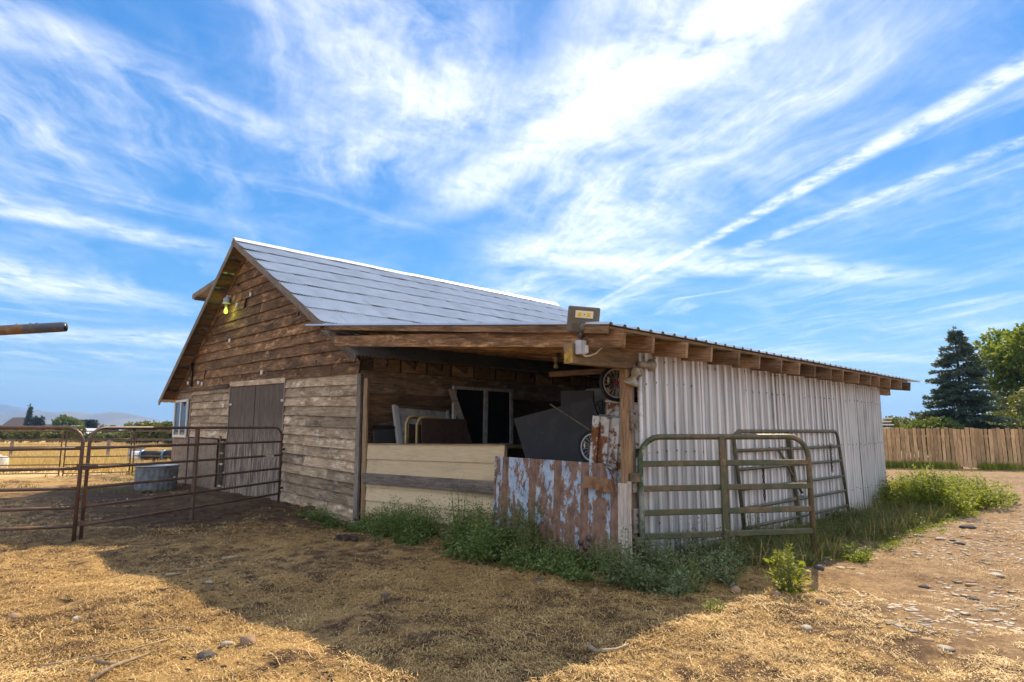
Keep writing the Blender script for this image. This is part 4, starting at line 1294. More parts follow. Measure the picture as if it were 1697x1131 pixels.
# ------------------------------------------------------------------ gates and corral
def pipe_gate(name, label, cat, a, b, rails, top, r, mat, mids=(.5,), lean=(0, 0), foot=.08, end_mat=None, rad=.22, group=None, flat=1.0, brace=False, square=False):
    """tube gate from ground point a to b with rounded upper corners; lean = shift of its top"""
    t = thing(name, label, cat, ((a[0] + b[0]) / 2, (a[1] + b[1]) / 2, 0), group)
    A, B = Vector((a[0], a[1], 0)), Vector((b[0], b[1], 0)); D = (B - A).normalized(); L = (B - A).length
    za, zb = (top if isinstance(top, tuple) else (top, top))
    def p(s, z): return A + D * s + Vector((lean[0] * z / za, lean[1] * z / za, z))
    def top_at(s): return za + (zb - za) * s / L
    arc = []
    for i in range(6):
        q = math.pi / 2 * i / 5
        arc.append((rad - rad * math.cos(q), rad * (1 - math.sin(q))))
    left = [p(0, foot)] + [p(s, za - dz) for s, dz in arc]
    right = [p(L - s, zb - dz) for s, dz in reversed(arc)] + [p(L, foot)]
    if end_mat:
        tube('end_tube', left[:5], r, end_mat, t, 8); tube('outer_tube', left[4:] + right, r, mat, t, 8)
    else: tube('outer_tube', left + right, r, mat, t, 8)
    for z in rails:
        k = z / za
        sag = rnd.uniform(-.008, .004)
        zl, zr = z, z * (zb / za)
        pts = [p(.0, zl), p(L * .3, zl + (zr - zl) * .3 + sag), p(L * .7, zl + (zr - zl) * .7 + sag), p(L, zr)]
        if square: plank('rail', pts[0], pts[3], r * 2.0, r * 1.5, (0, 0, 1), mat, t, .008)
        else: tube('rail', pts, r * .88, mat, t, 8)
    for f in mids:
        s = L * f
        nrm = Vector((-D.y, D.x, 0))
        for sg in ((-1, 1) if square else (0,)):
            o = nrm * (sg * r * 1.1 if sg else 0) + D * (sg * .03)
            plank('upright', p(s, foot) + o, p(s, top_at(s)) + o, r * 2.1, r * (2.6 if not sg else 1.0), D, mat, t, .004)
    if brace:
        for s0, s1 in brace:
            tube('brace', [p(L * s0[0], s0[1]), p(L * s1[0], s1[1])], r * .8, mat, t, 8)
    return t, p, L


def chain(name, label, top, n, link_len=.05):
    c = thing(name, label, 'chain', top)
    V_ = []
    for i in range(n):
        cz = top[2] - i * link_len * .72; rot = i % 2
        pts = []
        for k in range(9):
            a = 2 * math.pi * k / 8; x = .014 * math.cos(a); z = link_len * .5 * math.sin(a)
            pts.append((top[0] + (x if rot else 0), top[1] + (0 if rot else x), cz + z))
        tube('link', pts, .0065, 'chain_metal', c, 5)
    return c


def build_gates():
    rails = (.20, .45, .71, .98, 1.255)
    t, p, L = pipe_gate('pipe_gate', 'long rusty brown pipe gate hinged to the barn beside its double door', 'gate', (-3.96, 6.36), (-.13, 8.76), rails, (1.54, 1.56), .024, 'gate_brown', (.46,), foot=-.05)
    for z in (1.10, .30):
        plank('hinge', p(L - .02, z), p(L + .14, z + .02), .04, .012, (0, 0, 1), 'bolt', t)
    plank('latch_label', p(L - .55, .985), p(L - .28, .985), .045, .052, (0, 0, 1), 'dirty_white', t)
    for f in (.16, .36, .62, .8):
        for z in (.45, .71, 1.255):
            if rnd.random() < .6: box('weld_clip', tuple(p(L * f, z + .03)), (.02, .02, .02), 'grey_box', t)
    t, p, L = pipe_gate('corral_panel', 'rusty brown pipe panel at the left edge, chained to the long gate', 'corral panel', (-4.05, 6.30), (-7.25, 7.78), rails, 1.54, .026, 'gate_brown', (.52,), foot=.0)
    lt = thing('gate_latch', 'dark steel latch joining the two brown pipe panels', 'latch', (-4.0, 6.33, .95))
    box('plate', (-4.02, 6.30, 1.0), (.16, .04, .09), 'gate_brown', lt)
    box('bolt_bar', (-3.95, 6.27, 1.01), (.20, .025, .025), 'bolt', lt)
    box('plate', (-4.00, 6.33, .23), (.12, .04, .07), 'gate_brown', lt)
    # green gates by the metal wall
    t, p, L = pipe_gate('green_gate', 'green painted flat-rail gate hung from the shed corner post, swung part open', 'gate', (.09, -.12), (1.86, -1.24), (.07, .355, .605, .865, 1.135), 1.43, .032, 'gate_green', (.48,), foot=.0, end_mat='gate_end', rad=.24, square=True)
    for z in (.99, .30):
        box('hinge', (.04, -.10, z), (.16, .07, .10), 'gate_green', t)
    t, p, L = pipe_gate('green_gate', 'second green pipe gate leaning on the ribbed metal wall behind the open one', 'gate', (2.3, -.2), (6.08, -.2), (.22, .47, .72, .98, 1.23), 1.49, .026, 'gate_green', (.46,), lean=(-.04, .09), foot=.05, rad=.16, brace=(((.36, 1.20), (.52, .55)), ((.36, .48), (.52, .5))))
    chain('hanging_chain', 'short dark chain hanging from the leaning gate near its right end', (5.55, -.16, 1.26), 13)
    chain('hanging_chain', 'thick dark chain hanging on the metal wall behind the green gate', (3.05, -.13, 1.02), 12, .06)
    # thin panels of the corral at the back
    pr = (.10, .38, .64, .97, 1.21)
    for lab, a, b in (('thin dark corral panel far left behind the gates', (-6.6, 24.0), (-2.12, 21.40)), ('short thin corral panel in the middle of the back corral', (-2.02, 21.30), (-.22, 20.76)), ('thin dark corral panel nearest the barn corner, behind the round trough', (-.14, 20.70), (1.6, 17.2))):
        pipe_gate('corral_panel', lab, 'corral panel', a, b, pr, 1.48, .021, 'gate_brown', (.5,) if 'short' not in lab else (), foot=-.02, rad=.06, group='thin panels of the back corral')
    # wire fence with wooden posts across the field
    W_ = thing('wire_fence', 'old wire fence on weathered wooden posts across the dry field', 'fence', (-1.9, 38.0, 0))
    ps = [(-13.5, 48.0), (-9.5, 44.4), (-5.7, 41.2), (-1.9, 38.0), (1.78, 34.5), (5.4, 31.2)]
    for x, y in ps:
        plank('post', (x, y, -.2), (x + .03, y, 1.02), .17, .15, (0, 1, 0), 'wood_grey', W_, .02)
    for z in (.98, .78, .50, .2):
        tube('wire', [(x, y - .09, z + rnd.uniform(-.02, .02)) for x, y in ps], .016 if z > .9 else .010, 'wood_grey', W_, 5)


build_gates()


def build_trough():
    c = Vector((-1.05, 14.2, gh(-1.05, 14.2)))
    t = thing('stock_tank', 'round galvanized stock tank with fluted sides beside the left corner of the barn', 'tank', c)
    sc_ = .92
    prof = [(.50, 0), (.515, .02), (.505, .05), (.515, .10), (.53, .50), (.545, .52), (.535, .55), (.55, .575), (.565, .60), (.575, .615), (.565, .63), (.55, .62)]
    prof = [(r * sc_, z) for r, z in prof]
    lathe('rim', [(r, z) for r, z in prof[5:]] + [(.53 * sc_, .55)], 'galvanized', t, Matrix.Translation(c), 40)
    vs, fs = [], []; n = 96
    for j, (r, z) in enumerate(((.50, .0), (.515, .06), (.53, .46), (.545, .53))):
        for i in range(n):
            a = 2 * math.pi * i / n; rr = r * sc_ + (.012 * math.sin(i * math.pi / 2) if 0 < j < 3 else 0)
            vs.append((rr * math.cos(a), rr * math.sin(a), z))
    for j in range(3):
        for i in range(n):
            i2 = (i + 1) % n; fs.append((j * n + i, j * n + i2, (j + 1) * n + i2, (j + 1) * n + i))
    raw('wall', vs, fs, 'trough_metal', t, Matrix.Translation(c), True)
    lathe('base', [(.01, .01), (.45, .012), (.45, .03), (.01, .03)], 'trough_metal', t, Matrix.Translation(c), 40)
    lathe('water', [(.01, .42), (.475, .42), (.475, .43), (.01, .43)], 'window_glass', t, Matrix.Translation(c), 40)
    c = at(-3, 24.5)
    t2 = thing('white_tank', 'white ribbed tank cut by the left edge beyond the corral', 'tank', c)
    lathe('body', [(.02, 0), (.42, .0), (.45, .08), (.42, .12), (.45, .2), (.42, .26), (.45, .34), (.42, .40), (.45, .46), (.40, .52), (.02, .54)], 'white_vinyl', t2, Matrix.Translation(c), 24)
    lathe('lid', [(.02, .53), (.2, .53), (.2, .58), (.02, .59)], 'grey_box', t2, Matrix.Translation(c), 16)
    # black pipe rolls on a stand, beyond the barn corner
    c = at(262, 27); d = RH
    t3 = thing('pipe_stand', 'black and white pipes with blue bands lying on a low stand beyond the barn corner', 'pipes', c)
    for k, (z, s0, s1, m) in enumerate(((.46, -.55, .35, 'black_rubber'), (.44, -1.0, -.58, 'white_metal'), (.48, .38, 1.4, 'black_rubber'))):
        tube('pipe', [c + d * s0 + Vector((0, 0, z)), c + d * s1 + Vector((0, 0, z))], .20, m, t3, 14)
    for s in (-.57, .36):
        tube('band', [c + d * (s - .035) + Vector((0, 0, .46)), c + d * (s + .035) + Vector((0, 0, .46))], .24, 'blue_paint', t3, 14)
    for s in (-.9, .0, 1.2):
        plank('leg', c + d * s, c + d * s + Vector((0, 0, .28)), .1, .4, d, 'wood_grey', t3)
    c = at(229, 29)
    cb = thing('concrete_block', 'pale square block left of the black pipes', 'block', c)
    box('block', c + Vector((0, 0, .34)), (.5, .5, .72), 'concrete', cb, rz=.4, ch=.03)
    box('cap', c + Vector((0, 0, .73)), (.54, .54, .06), 'concrete', cb, rz=.4, ch=.01)


build_trough()


def build_boom():
    d = 6.5
    def pt(px, py):
        k = (px - 848.5) / 1040.0; m = (565.5 - py) / 1040.0
        r = FWD + RH * k + FWD.cross(RH) * -m
        return r
    U = RH.cross(FWD)
    def ray(px, py): return (FWD + RH * ((px - 848.5) / 1040) + U * ((565.5 - py) / 1040))
    a = CAM + ray(109, 542) * 6.6; b = CAM + ray(-330, 566) * 6.1
    t = thing('steel_boom', 'blue-grey steel pipe with rusty underside jutting into the sky at the left edge', 'pipe', (b.x, b.y, 0))
    tube('pipe', [a, a + (b - a) * .02, b], [.050, .052, .055], 'boom_paint', t, 16)
    tube('bore', [a + (a - b).normalized() * .002, a + (b - a) * .01], .042, 'dark_void', t, 14)
    for f in (.12, .145, .20): 
        q = a + (b - a) * f
        box('weld_bead', q + Vector((0, 0, .053)), (.02, .02, .014), 'bolt', t)
    tube('upright', [Vector((b.x, b.y, -.1)), b + Vector((0, 0, .3))], .07, 'boom_paint', t, 14)
    tube('stay', [Vector((b.x, b.y, 1.9)), b + (a - b) * .16], .03, 'boom_paint', t, 8)


build_boom()


def build_picket_fence():
    a = Vector((22.45, 6.10, 0)); d = Vector((2.19, -4.29, 0)).normalized(); n = Vector((d.y, -d.x, 0))
    Fc = thing('picket_fence', 'tall weathered wooden board fence at the far edge of the drive', 'fence', a + d * 4)
    s = -5.0; L = 11.5
    while s < L:
        w = rnd.uniform(.105, .148); gap = rnd.uniform(.008, .034)
        p0 = a + d * (s + w / 2) + n * rnd.uniform(-.006, .006); hh = 1.60 + rnd.uniform(-.055, .04)
        z0 = rnd.uniform(.03, .09)
        plank('picket', p0 + Vector((0, 0, z0)), p0 + d * rnd.uniform(-.024, .024) + Vector((0, 0, hh)), w, .022, d, 'wood_fence', Fc, .004)
        s += w + gap
    for z in (.28, 1.28):
        plank('rail', a - d * 5 + n * -.04 + Vector((0, 0, z)), a + d * L + n * -.04 + Vector((0, 0, z)), .09, .04, (0, 0, 1), 'wood_fence', Fc)
    for k in range(-2, 5):
        p0 = a + d * (k * 2.35 + .1) + n * -.11
        plank('post', p0 + Vector((0, 0, -.3)), p0 + Vector((0, 0, 1.55)), .1, .1, d, 'wood_fence', Fc)
    st = tube('bent_branch', [a + d * 7.7 + n * .05 + Vector((0, 0, .06)), a + d * 7.65 + n * .07 + Vector((0, 0, .5)), a + d * 7.45 + n * .06 + Vector((0, 0, 1.15))], .02, 'stick', None, 5)
    tag(st, 'dark bent branch leaning against the board fence', 'branch')
    c = at(1463, 28.5)
    wb = thing('white_board_stack', 'stack of white boards showing above the fence at the shed corner', 'stack', c)
    plank('crate', c, c + Vector((0, 0, 1.55)), .7, .6, RH, 'wood_grey', wb)
    for i in range(4):
        q = c + Vector((0, 0, 1.62 + i * .14)); plank('white_board', q - RH * .6 + FH * rnd.uniform(-.1, .1), q + RH * (.25 + .1 * (i % 2)), .05, .5, (0, 0, 1), 'white_vinyl', wb)


build_picket_fence()

# ------------------------------------------------------------------ plants
npr = np.random.default_rng(11)


def leaves(C, D, N, ln, wd, fold=.25):
    """diamond leaves: centres of their base C, direction D, side hint N; arrays (n,3)"""
    D = D / (np.linalg.norm(D, axis=1, keepdims=True) + 1e-9)
    Sd = np.cross(D, N); Sd /= (np.linalg.norm(Sd, axis=1, keepdims=True) + 1e-9)
    Up = np.cross(Sd, D)
    ln = np.asarray(ln)[:, None]; wd = np.asarray(wd)[:, None]
    p0 = C; p1 = C + D * ln * .45 + Sd * wd * .5 + Up * wd * fold; p2 = C + D * ln; p3 = C + D * ln * .45 - Sd * wd * .5 + Up * wd * fold
    v = np.stack([p0, p1, p2, p3], 1).reshape(-1, 3)
    q = np.arange(len(C) * 4).reshape(-1, 4)
    return v, q


def weed_arrays(rg, h, stems, leaf_len, spread, density=55, spike=False):
    """bushy goosefoot-like weed: leaf quads, stem sweeps"""
    LV, SV, SF, KV = [], [], [], []
    for s in range(stems):
        az = rg.uniform(0, 6.28); out = spread * rg.uniform(.2, 1.0); hh = h * rg.uniform(.55, 1.0) * (1 - .25 * out / max(spread, .01))
        b = np.array([rg.normal(0, .03), rg.normal(0, .03), -.03])
        top = b + np.array([math.cos(az) * out, math.sin(az) * out, hh])
        mid = (b + top) / 2 + np.array([math.cos(az), math.sin(az), 0]) * out * .15
        t = rg.uniform(.06, 1, int(density * hh / .6) + 6); t = np.sort(t)[:, None]
        P = (1 - t) ** 2 * b + 2 * t * (1 - t) * mid + t * t * top
        n = len(P); a2 = rg.uniform(0, 6.28, n)
        side = np.stack([np.cos(a2), np.sin(a2), rg.uniform(-.2, .9, n)], 1)
        rad = (.05 + .16 * np.sin(np.clip(t[:, 0] * 1.15, 0, 1) * math.pi)) * rg.uniform(.1, 1, n) * (h / .6)
        C = P + side * rad[:, None] * np.array([1, 1, .5])
        sz = leaf_len * rg.uniform(.5, 1.2, n) * (1.15 - .6 * t[:, 0])
        LV.append(leaves(C, side + rg.normal(0, .3, (n, 3)), np.tile([0, 0, 1.0], (n, 1)) + rg.normal(0, .3, (n, 3)), sz, sz * .55)[0])
        vs, fs = sweep([b, mid, top], [.006, .005, .0025], 4)
        SF.append((vs, fs))
        if spike:
            m = 46; tt = rg.uniform(.72, 1.06, m)[:, None]
            P = (1 - tt) ** 2 * b + 2 * tt * (1 - tt) * mid + tt * tt * top + rg.normal(0, .008, (m, 3))
            D = np.stack([rg.normal(0, .6, m), rg.normal(0, .6, m), rg.uniform(.4, 1, m)], 1)
            KV.append(leaves(P, D, rg.normal(0, 1, (m, 3)), rg.uniform(.012, .03, m), rg.uniform(.01, .018, m))[0])
    V_ = np.concatenate(LV)
    return V_, SF, (np.concatenate(KV) if KV else None)


def quads_of(v): return np.arange(len(v)).reshape(-1, 4)


def weed_thing(label, x, y, h, stems, spread, mat='weed_leaf', leaf_len=.055, spike=None, density=55, group=None):
    z = gh(x, y)
    t = thing('weed', label, 'weed', (x, y, z), group)
    v, sf, kv = weed_arrays(npr, h, stems, leaf_len, spread, density, spike is not None)
    mw = Matrix.Translation((x, y, z))
    np_obj('foliage', v, quads_of(v), mat, t, mw)
    V_, F_ = [], []
    for vs, fs in sf:
        o = len(V_); V_ += vs; F_ += [tuple(i + o for i in f) for f in fs]
    raw('stem', V_, F_, 'weed_stem', t, mw)
    if kv is not None: tag(np_obj('seed_spike', kv, quads_of(kv), spike, t, mw), kind='stuff')
    return t


def weed_mass(name, spots, mat, label=None):
    """growth nobody could count: one object"""
    Vs = []
    for (x, y, h, st, sp, ll) in spots:
        v, sf, kv = weed_arrays(npr, h, st, ll, sp, 60)
        Vs.append(v + np.array([x, y, gh(x, y)]))
        for vs, fs in sf:
            a = np.array([vs[0], vs[1], vs[9], vs[8]]); Vs.append(a + np.array([x, y, gh(x, y)]))
    v = np.concatenate(Vs)
    tag(np_obj(name, v, quads_of(v), mat), kind='stuff')


def build_weeds():
    sp = []
    for i in range(380):                             # row before the cream panel and the rusty sheet
        y = npr.uniform(-.1, 5.3); f = max(0, 1 - abs(y - 1.9) / 3.6)
        q = npr.uniform(0, 1); x = -.16 - q ** 1.3 * (.30 + .66 * f)
        n = float(vnoise(np.array([x * 2.4 + 9]), np.array([y * 1.9]), 33)[0])
        if n < .30: continue
        h = (.24 + .70 * npr.uniform(0, 1) ** 1.8) * (.55 + .66 * f) * (1 - .45 * q) * (.5 if y < 1.1 else 1) + .08
        sp.append((x, y, h, int(npr.integers(2, 7)), npr.uniform(.08, .24), npr.uniform(.042, .068)))
    for i in range(14): sp.append((npr.uniform(-.75, -.3), npr.uniform(5.6, 6.6), npr.uniform(.15, .36), 7, .22, .05))
    weed_mass('weed_growth', sp, 'weed_leaf')
    sp = []
    for i in range(84):                              # clump at the corner and under the open gate
        x = npr.uniform(-.75, 1.2); y = -.22 - npr.uniform(0, 1) ** 1.2 * (.85 if x < .4 else .6)
        sp.append((x, y, .18 + .50 * npr.uniform(0, 1) ** 1.6, int(npr.integers(3, 8)), npr.uniform(.1, .24), npr.uniform(.042, .062)))
    weed_mass('weed_growth', sp, 'weed_leaf_grey')
    sp = []
    for i in range(420):                             # low growth along the metal wall
        x = npr.uniform(1.2, 8.6); y = -.20 - npr.uniform(0, 1) ** 1.25 * 1.12
        n = float(vnoise(np.array([x * 1.3]), np.array([y * 1.9]), 21)[0])
        if n < .28: continue
        sp.append((x, y, npr.uniform(.10, .22) + .34 * max(0, n - .4), 4, .22, .056))
    weed_mass('weed_growth', sp, 'grass_green')
    sp = []
    for i in range(150):                              # sunlit stand past the shed corner
        x = npr.uniform(7.6, 11.0); y = npr.normal(-.72, .34) - (x - 8.5) * .06
        sp.append((x, min(y, -.2) if x < 8.9 else y, npr.uniform(.42, 1.0) * (.75 if x > 10.2 else 1), 4, .04, .085))
    for i in range(60):
        x = npr.uniform(2.2, 8.6); y = -1.38 - abs(npr.normal(0, .13)); sp.append((x, y, npr.uniform(.08, .18), 5, .22, .036))
    weed_mass('weed_growth', sp, 'weed_leaf_yellow')
    rows = [
        ('tall leafy weed reaching over the grey rail of the cream panel', -.26, 2.62, 1.02, 5, .22, 'weed_leaf', None),
        ('leafy weed in front of the middle of the cream panel', -.26, 3.7, .62, 4, .22, 'weed_leaf', None),
        ('slim weed at the left part of the cream panel', -.24, 4.45, .55, 3, .14, 'weed_leaf', None),
        ('bushy weed at the barn corner left of the cream panel', -.55, 6.05, .42, 9, .26, 'weed_leaf', None),
        ('pale-tipped weed before the left edge of the rusty sheet', -.42, 1.85, .62, 6, .2, 'weed_leaf', 'weed_spike'),
        ('weed with upright pale tips in front of the middle of the rusty sheet', -.52, 1.05, .52, 6, .2, 'weed_leaf_grey', 'weed_spike'),
        ('grey-green bushy weed at the right foot of the rusty sheet', -.55, -.25, .46, 10, .26, 'weed_leaf_grey', None),
        ('thin dark weed standing against the metal wall behind the open green gate', .62, -.22, .62, 5, .16, 'weed_leaf', None),
        ('thin weed against the metal wall right of the gate upright', 2.35, -.25, .62, 4, .16, 'weed_leaf', None),
        ('bright weed with a seed spike in the shade edge left of the sunlit weed', -.38, -1.06, .34, 4, .12, 'weed_leaf', 'weed_spike'),
    ]
    for lab, x, y, h, st, s_, m, k in rows: weed_thing(lab, x, y, h, st, s_, m, .05, k)
    weed_thing('sunlit yellow-green weed with two tall seed spikes at the edge of the drive', .30, -1.62, .52, 9, .24, 'weed_leaf_yellow', .085, 'weed_spike', 40)
    weed_thing('low sunlit weed at the edge of the shadow before the leaning gate', 2.35, -1.55, .30, 8, .26, 'weed_leaf_yellow', .06, None)
    weed_thing('tiny sunlit weed in the straw left of the drive', -.88, -1.52, .16, 6, .1, 'weed_leaf_yellow', .05, None)
    weed_thing('small weed in the straw beyond the shadow edge of the shed', -1.05, 3.45, .16, 6, .10, 'weed_leaf', .04, None)
    # long grass by the wall, fringe along the board fence, tufts in the corral
    n = 7000
    x = npr.uniform(.8, 8.6, n); y = -.15 - npr.uniform(0, 1, n) * 1.25
    keep = vnoise(x * 2, y * 2, 8) > .46
    x, y = x[keep], y[keep]
    grass_blades('tall_grass', x[::2], y[::2], .10, .38, .007, 'bush_leaf'); grass_blades('dry_grass', x[1::7], y[1::7], .08, .34, .007, 'straw')
    a = np.array([22.45, 6.1]); d = np.array([.4547, -.8907]); nn = np.array([-.8907, -.4547])
    s = npr.uniform(0, 9, 12000); o = np.abs(npr.normal(0, .28, 12000)) + .03
    keep = vnoise(s * 1.2, s * 0, 3) + npr.uniform(0, .3, 12000) > .48
    P = a + s[keep, None] * d + o[keep, None] * nn
    grass_blades('tall_grass', P[:, 0], P[:, 1], .08, .34, .016, 'weed_leaf_yellow')
    n = 42000                                        # dry golden grass in the field
    dd = npr.uniform(23, 70, n) ** 1.0; k = npr.uniform(-1.1, -.48, n)
    P = np.array(CAM)[None, :2] + dd[:, None] * np.array(FH)[None, :2] + (dd * k)[:, None] * np.array(RH)[None, :2]
    keep = vnoise(P[:, 0] * .5, P[:, 1] * .5, 4) > .35
    grass_blades('dry_grass', P[keep, 0], P[keep, 1], .15, .45, .035, 'grass_gold')
    n = 3000
    dd = npr.uniform(15.5, 23, n); k = npr.uniform(-.95, -.54, n)
    P = np.array(CAM)[None, :2] + dd[:, None] * np.array(FH)[None, :2] + (dd * k)[:, None] * np.array(RH)[None, :2]
    keep = vnoise(P[:, 0] * .9, P[:, 1] * .9, 14) > .60
    grass_blades('green_tufts', P[keep, 0], P[keep, 1], .04, .16, .02, 'bush_leaf')


def grass_blades(name, x, y, h0, h1, w, mat):
    n = len(x); z = gz(x, y); a = npr.uniform(0, 6.28, n); h = npr.uniform(h0, h1, n)
    bx, by = np.cos(a) * w / 2, np.sin(a) * w / 2
    l = npr.normal(0, .35, (n, 2)) * h[:, None]
    v = np.stack([np.stack([x - bx, y - by, z], 1), np.stack([x + bx, y + by, z], 1),
                  np.stack([x + bx * .8 + l[:, 0] * .6, y + by * .8 + l[:, 1] * .6, z + h * .6], 1), np.stack([x - bx * .1 + l[:, 0], y - by * .1 + l[:, 1], z + h], 1)], 1).reshape(-1, 3)
    tag(np_obj(name, v, quads_of(v), mat), kind='stuff')


build_weeds()


# ------------------------------------------------------------------ trees and far buildings
def crown(rg, blobs, n, size, flat=.8):
    """leaf clumps in the shells of several uneven blobs: (cx,cy,cz,rx,rz)"""
    w = np.array([b[3] ** 2 * b[4] for b in blobs]); w = w / w.sum(); out = []
    for b, f in zip(blobs, w):
        m = int(n * f) + 1
        d = rg.normal(0, 1, (m, 3)); d /= np.linalg.norm(d, axis=1, keepdims=True)
        lump = .72 + .42 * vnoise(d[:, 0] * 2.6 + b[0] * 3 + 40, d[:, 1] * 2.6 + d[:, 2] * 2.1 + 40, 6)
        r = rg.uniform(.45, 1.0, m) ** .5 * lump
        C = np.array(b[:3]) + d * r[:, None] * np.array([b[3], b[3], b[4]])
        ln = size * rg.uniform(.5, 1.3, m)
        out.append(leaves(C, d * .5 + rg.normal(0, .7, (m, 3)) - np.array([0, 0, .2]), rg.normal(0, 1, (m, 3)), ln, ln * .62)[0])
    return np.concatenate(out)


def tree(name, label, cat, pos, blobs, n, size, mat, trunk_h, trunk_r, group=None):
    t = thing(name, label, cat, pos, group)
    v = crown(npr, blobs, n, size)
    mw = Matrix.Translation(pos)
    np_obj('crown', v, quads_of(v), mat, t, mw)
    lines = [([(0, 0, -.2), (trunk_r * .5, 0, trunk_h * .5), (0, .1, trunk_h)], [trunk_r, trunk_r * .8, trunk_r * .6])]
    for b in blobs[:7]:
        lines.append(([(0, 0, trunk_h * .8), ((b[0]) * .5, b[1] * .5, (trunk_h + b[2]) * .5), (b[0], b[1], b[2])], [trunk_r * .5, trunk_r * .35, trunk_r * .12]))
    V_, F_ = [], []
    for pts, r in lines:
        vs, fs = sweep(pts, r, 7); o = len(V_); V_ += vs; F_ += [tuple(i + o for i in f) for f in fs]
    raw('trunk', V_, F_, 'bark', t, mw, True)
    return t


def spruce(pos, H, Rb):
    t = thing('spruce_tree', 'dark blue-green spruce standing behind the board fence', 'tree', pos)
    rg = np.random.default_rng(3); LV = []; lines = [([(0, 0, -.2), (0, 0, H * .5), (0, 0, H * .98)], [.16, .09, .012])]
    z = .35
    while z < H * .985:
        f = 1 - z / H; nb = int(4 + 7 * f) + (1 if rg.random() < .5 else 0)
        for k in range(nb):
            az = rg.uniform(0, 6.28); L = Rb * (f ** .82) * rg.uniform(.62, 1.12) + .10
            if rg.random() < .10: L *= 1.22
            dirv = np.array([math.cos(az), math.sin(az), 0]); drop = -.10 - .22 * f + rg.uniform(-.06, .06)
            nn = int(70 + 300 * L / Rb)
            s = rg.uniform(.12, 1, nn) ** .7
            lift = .25 * (s ** 2.2) * L * .5
            P = np.array([0, 0, z]) + dirv * (s * L)[:, None] + np.array([0, 0, 1.0]) * (drop * s * L + lift)[:, None]
            sd = np.cross(dirv, [0, 0, 1.0])
            wid = .40 * (1.1 - s) * L + .10
            off = rg.uniform(-1, 1, nn)
            P = P + sd * (off * wid)[:, None] + np.array([0, 0, 1]) * (rg.normal(0, .035, nn) - .07 * np.abs(off))[:, None]
            D = dirv * .8 + sd * off[:, None] * .9 + rg.normal(0, .35, (nn, 3)) + np.array([0, 0, .12])
            ln = rg.uniform(.10, .22, nn) * (.7 + .5 * f)
            LV.append(leaves(P, D, rg.normal(0, 1, (nn, 3)), ln, ln * .34)[0])
            lines.append(([(0, 0, z), tuple(np.array([0, 0, z]) + dirv * L * .6 + np.array([0, 0, drop * L * .6 + .05]))], [.025 * f + .006, .006]))
        z += .11 + .13 * f
    m = 90; P = np.stack([rg.normal(0, .03, m), rg.normal(0, .03, m), rg.uniform(H * .93, H * 1.01, m)], 1)
    LV.append(leaves(P, rg.normal(0, 1, (m, 3)) + np.array([0, 0, .6]), rg.normal(0, 1, (m, 3)), np.full(m, .12), np.full(m, .04))[0])
    v = np.concatenate(LV); mw = Matrix.Translation(pos)
    np_obj('crown', v, quads_of(v), 'spruce_needles', t, mw)
    V_, F_ = [], []
    for pts, r in lines:
        vs, fs = sweep(pts, r, 5); o = len(V_); V_ += vs; F_ += [tuple(i + o for i in f) for f in fs]
    raw('trunk', V_, F_, 'bark', t, mw, True)


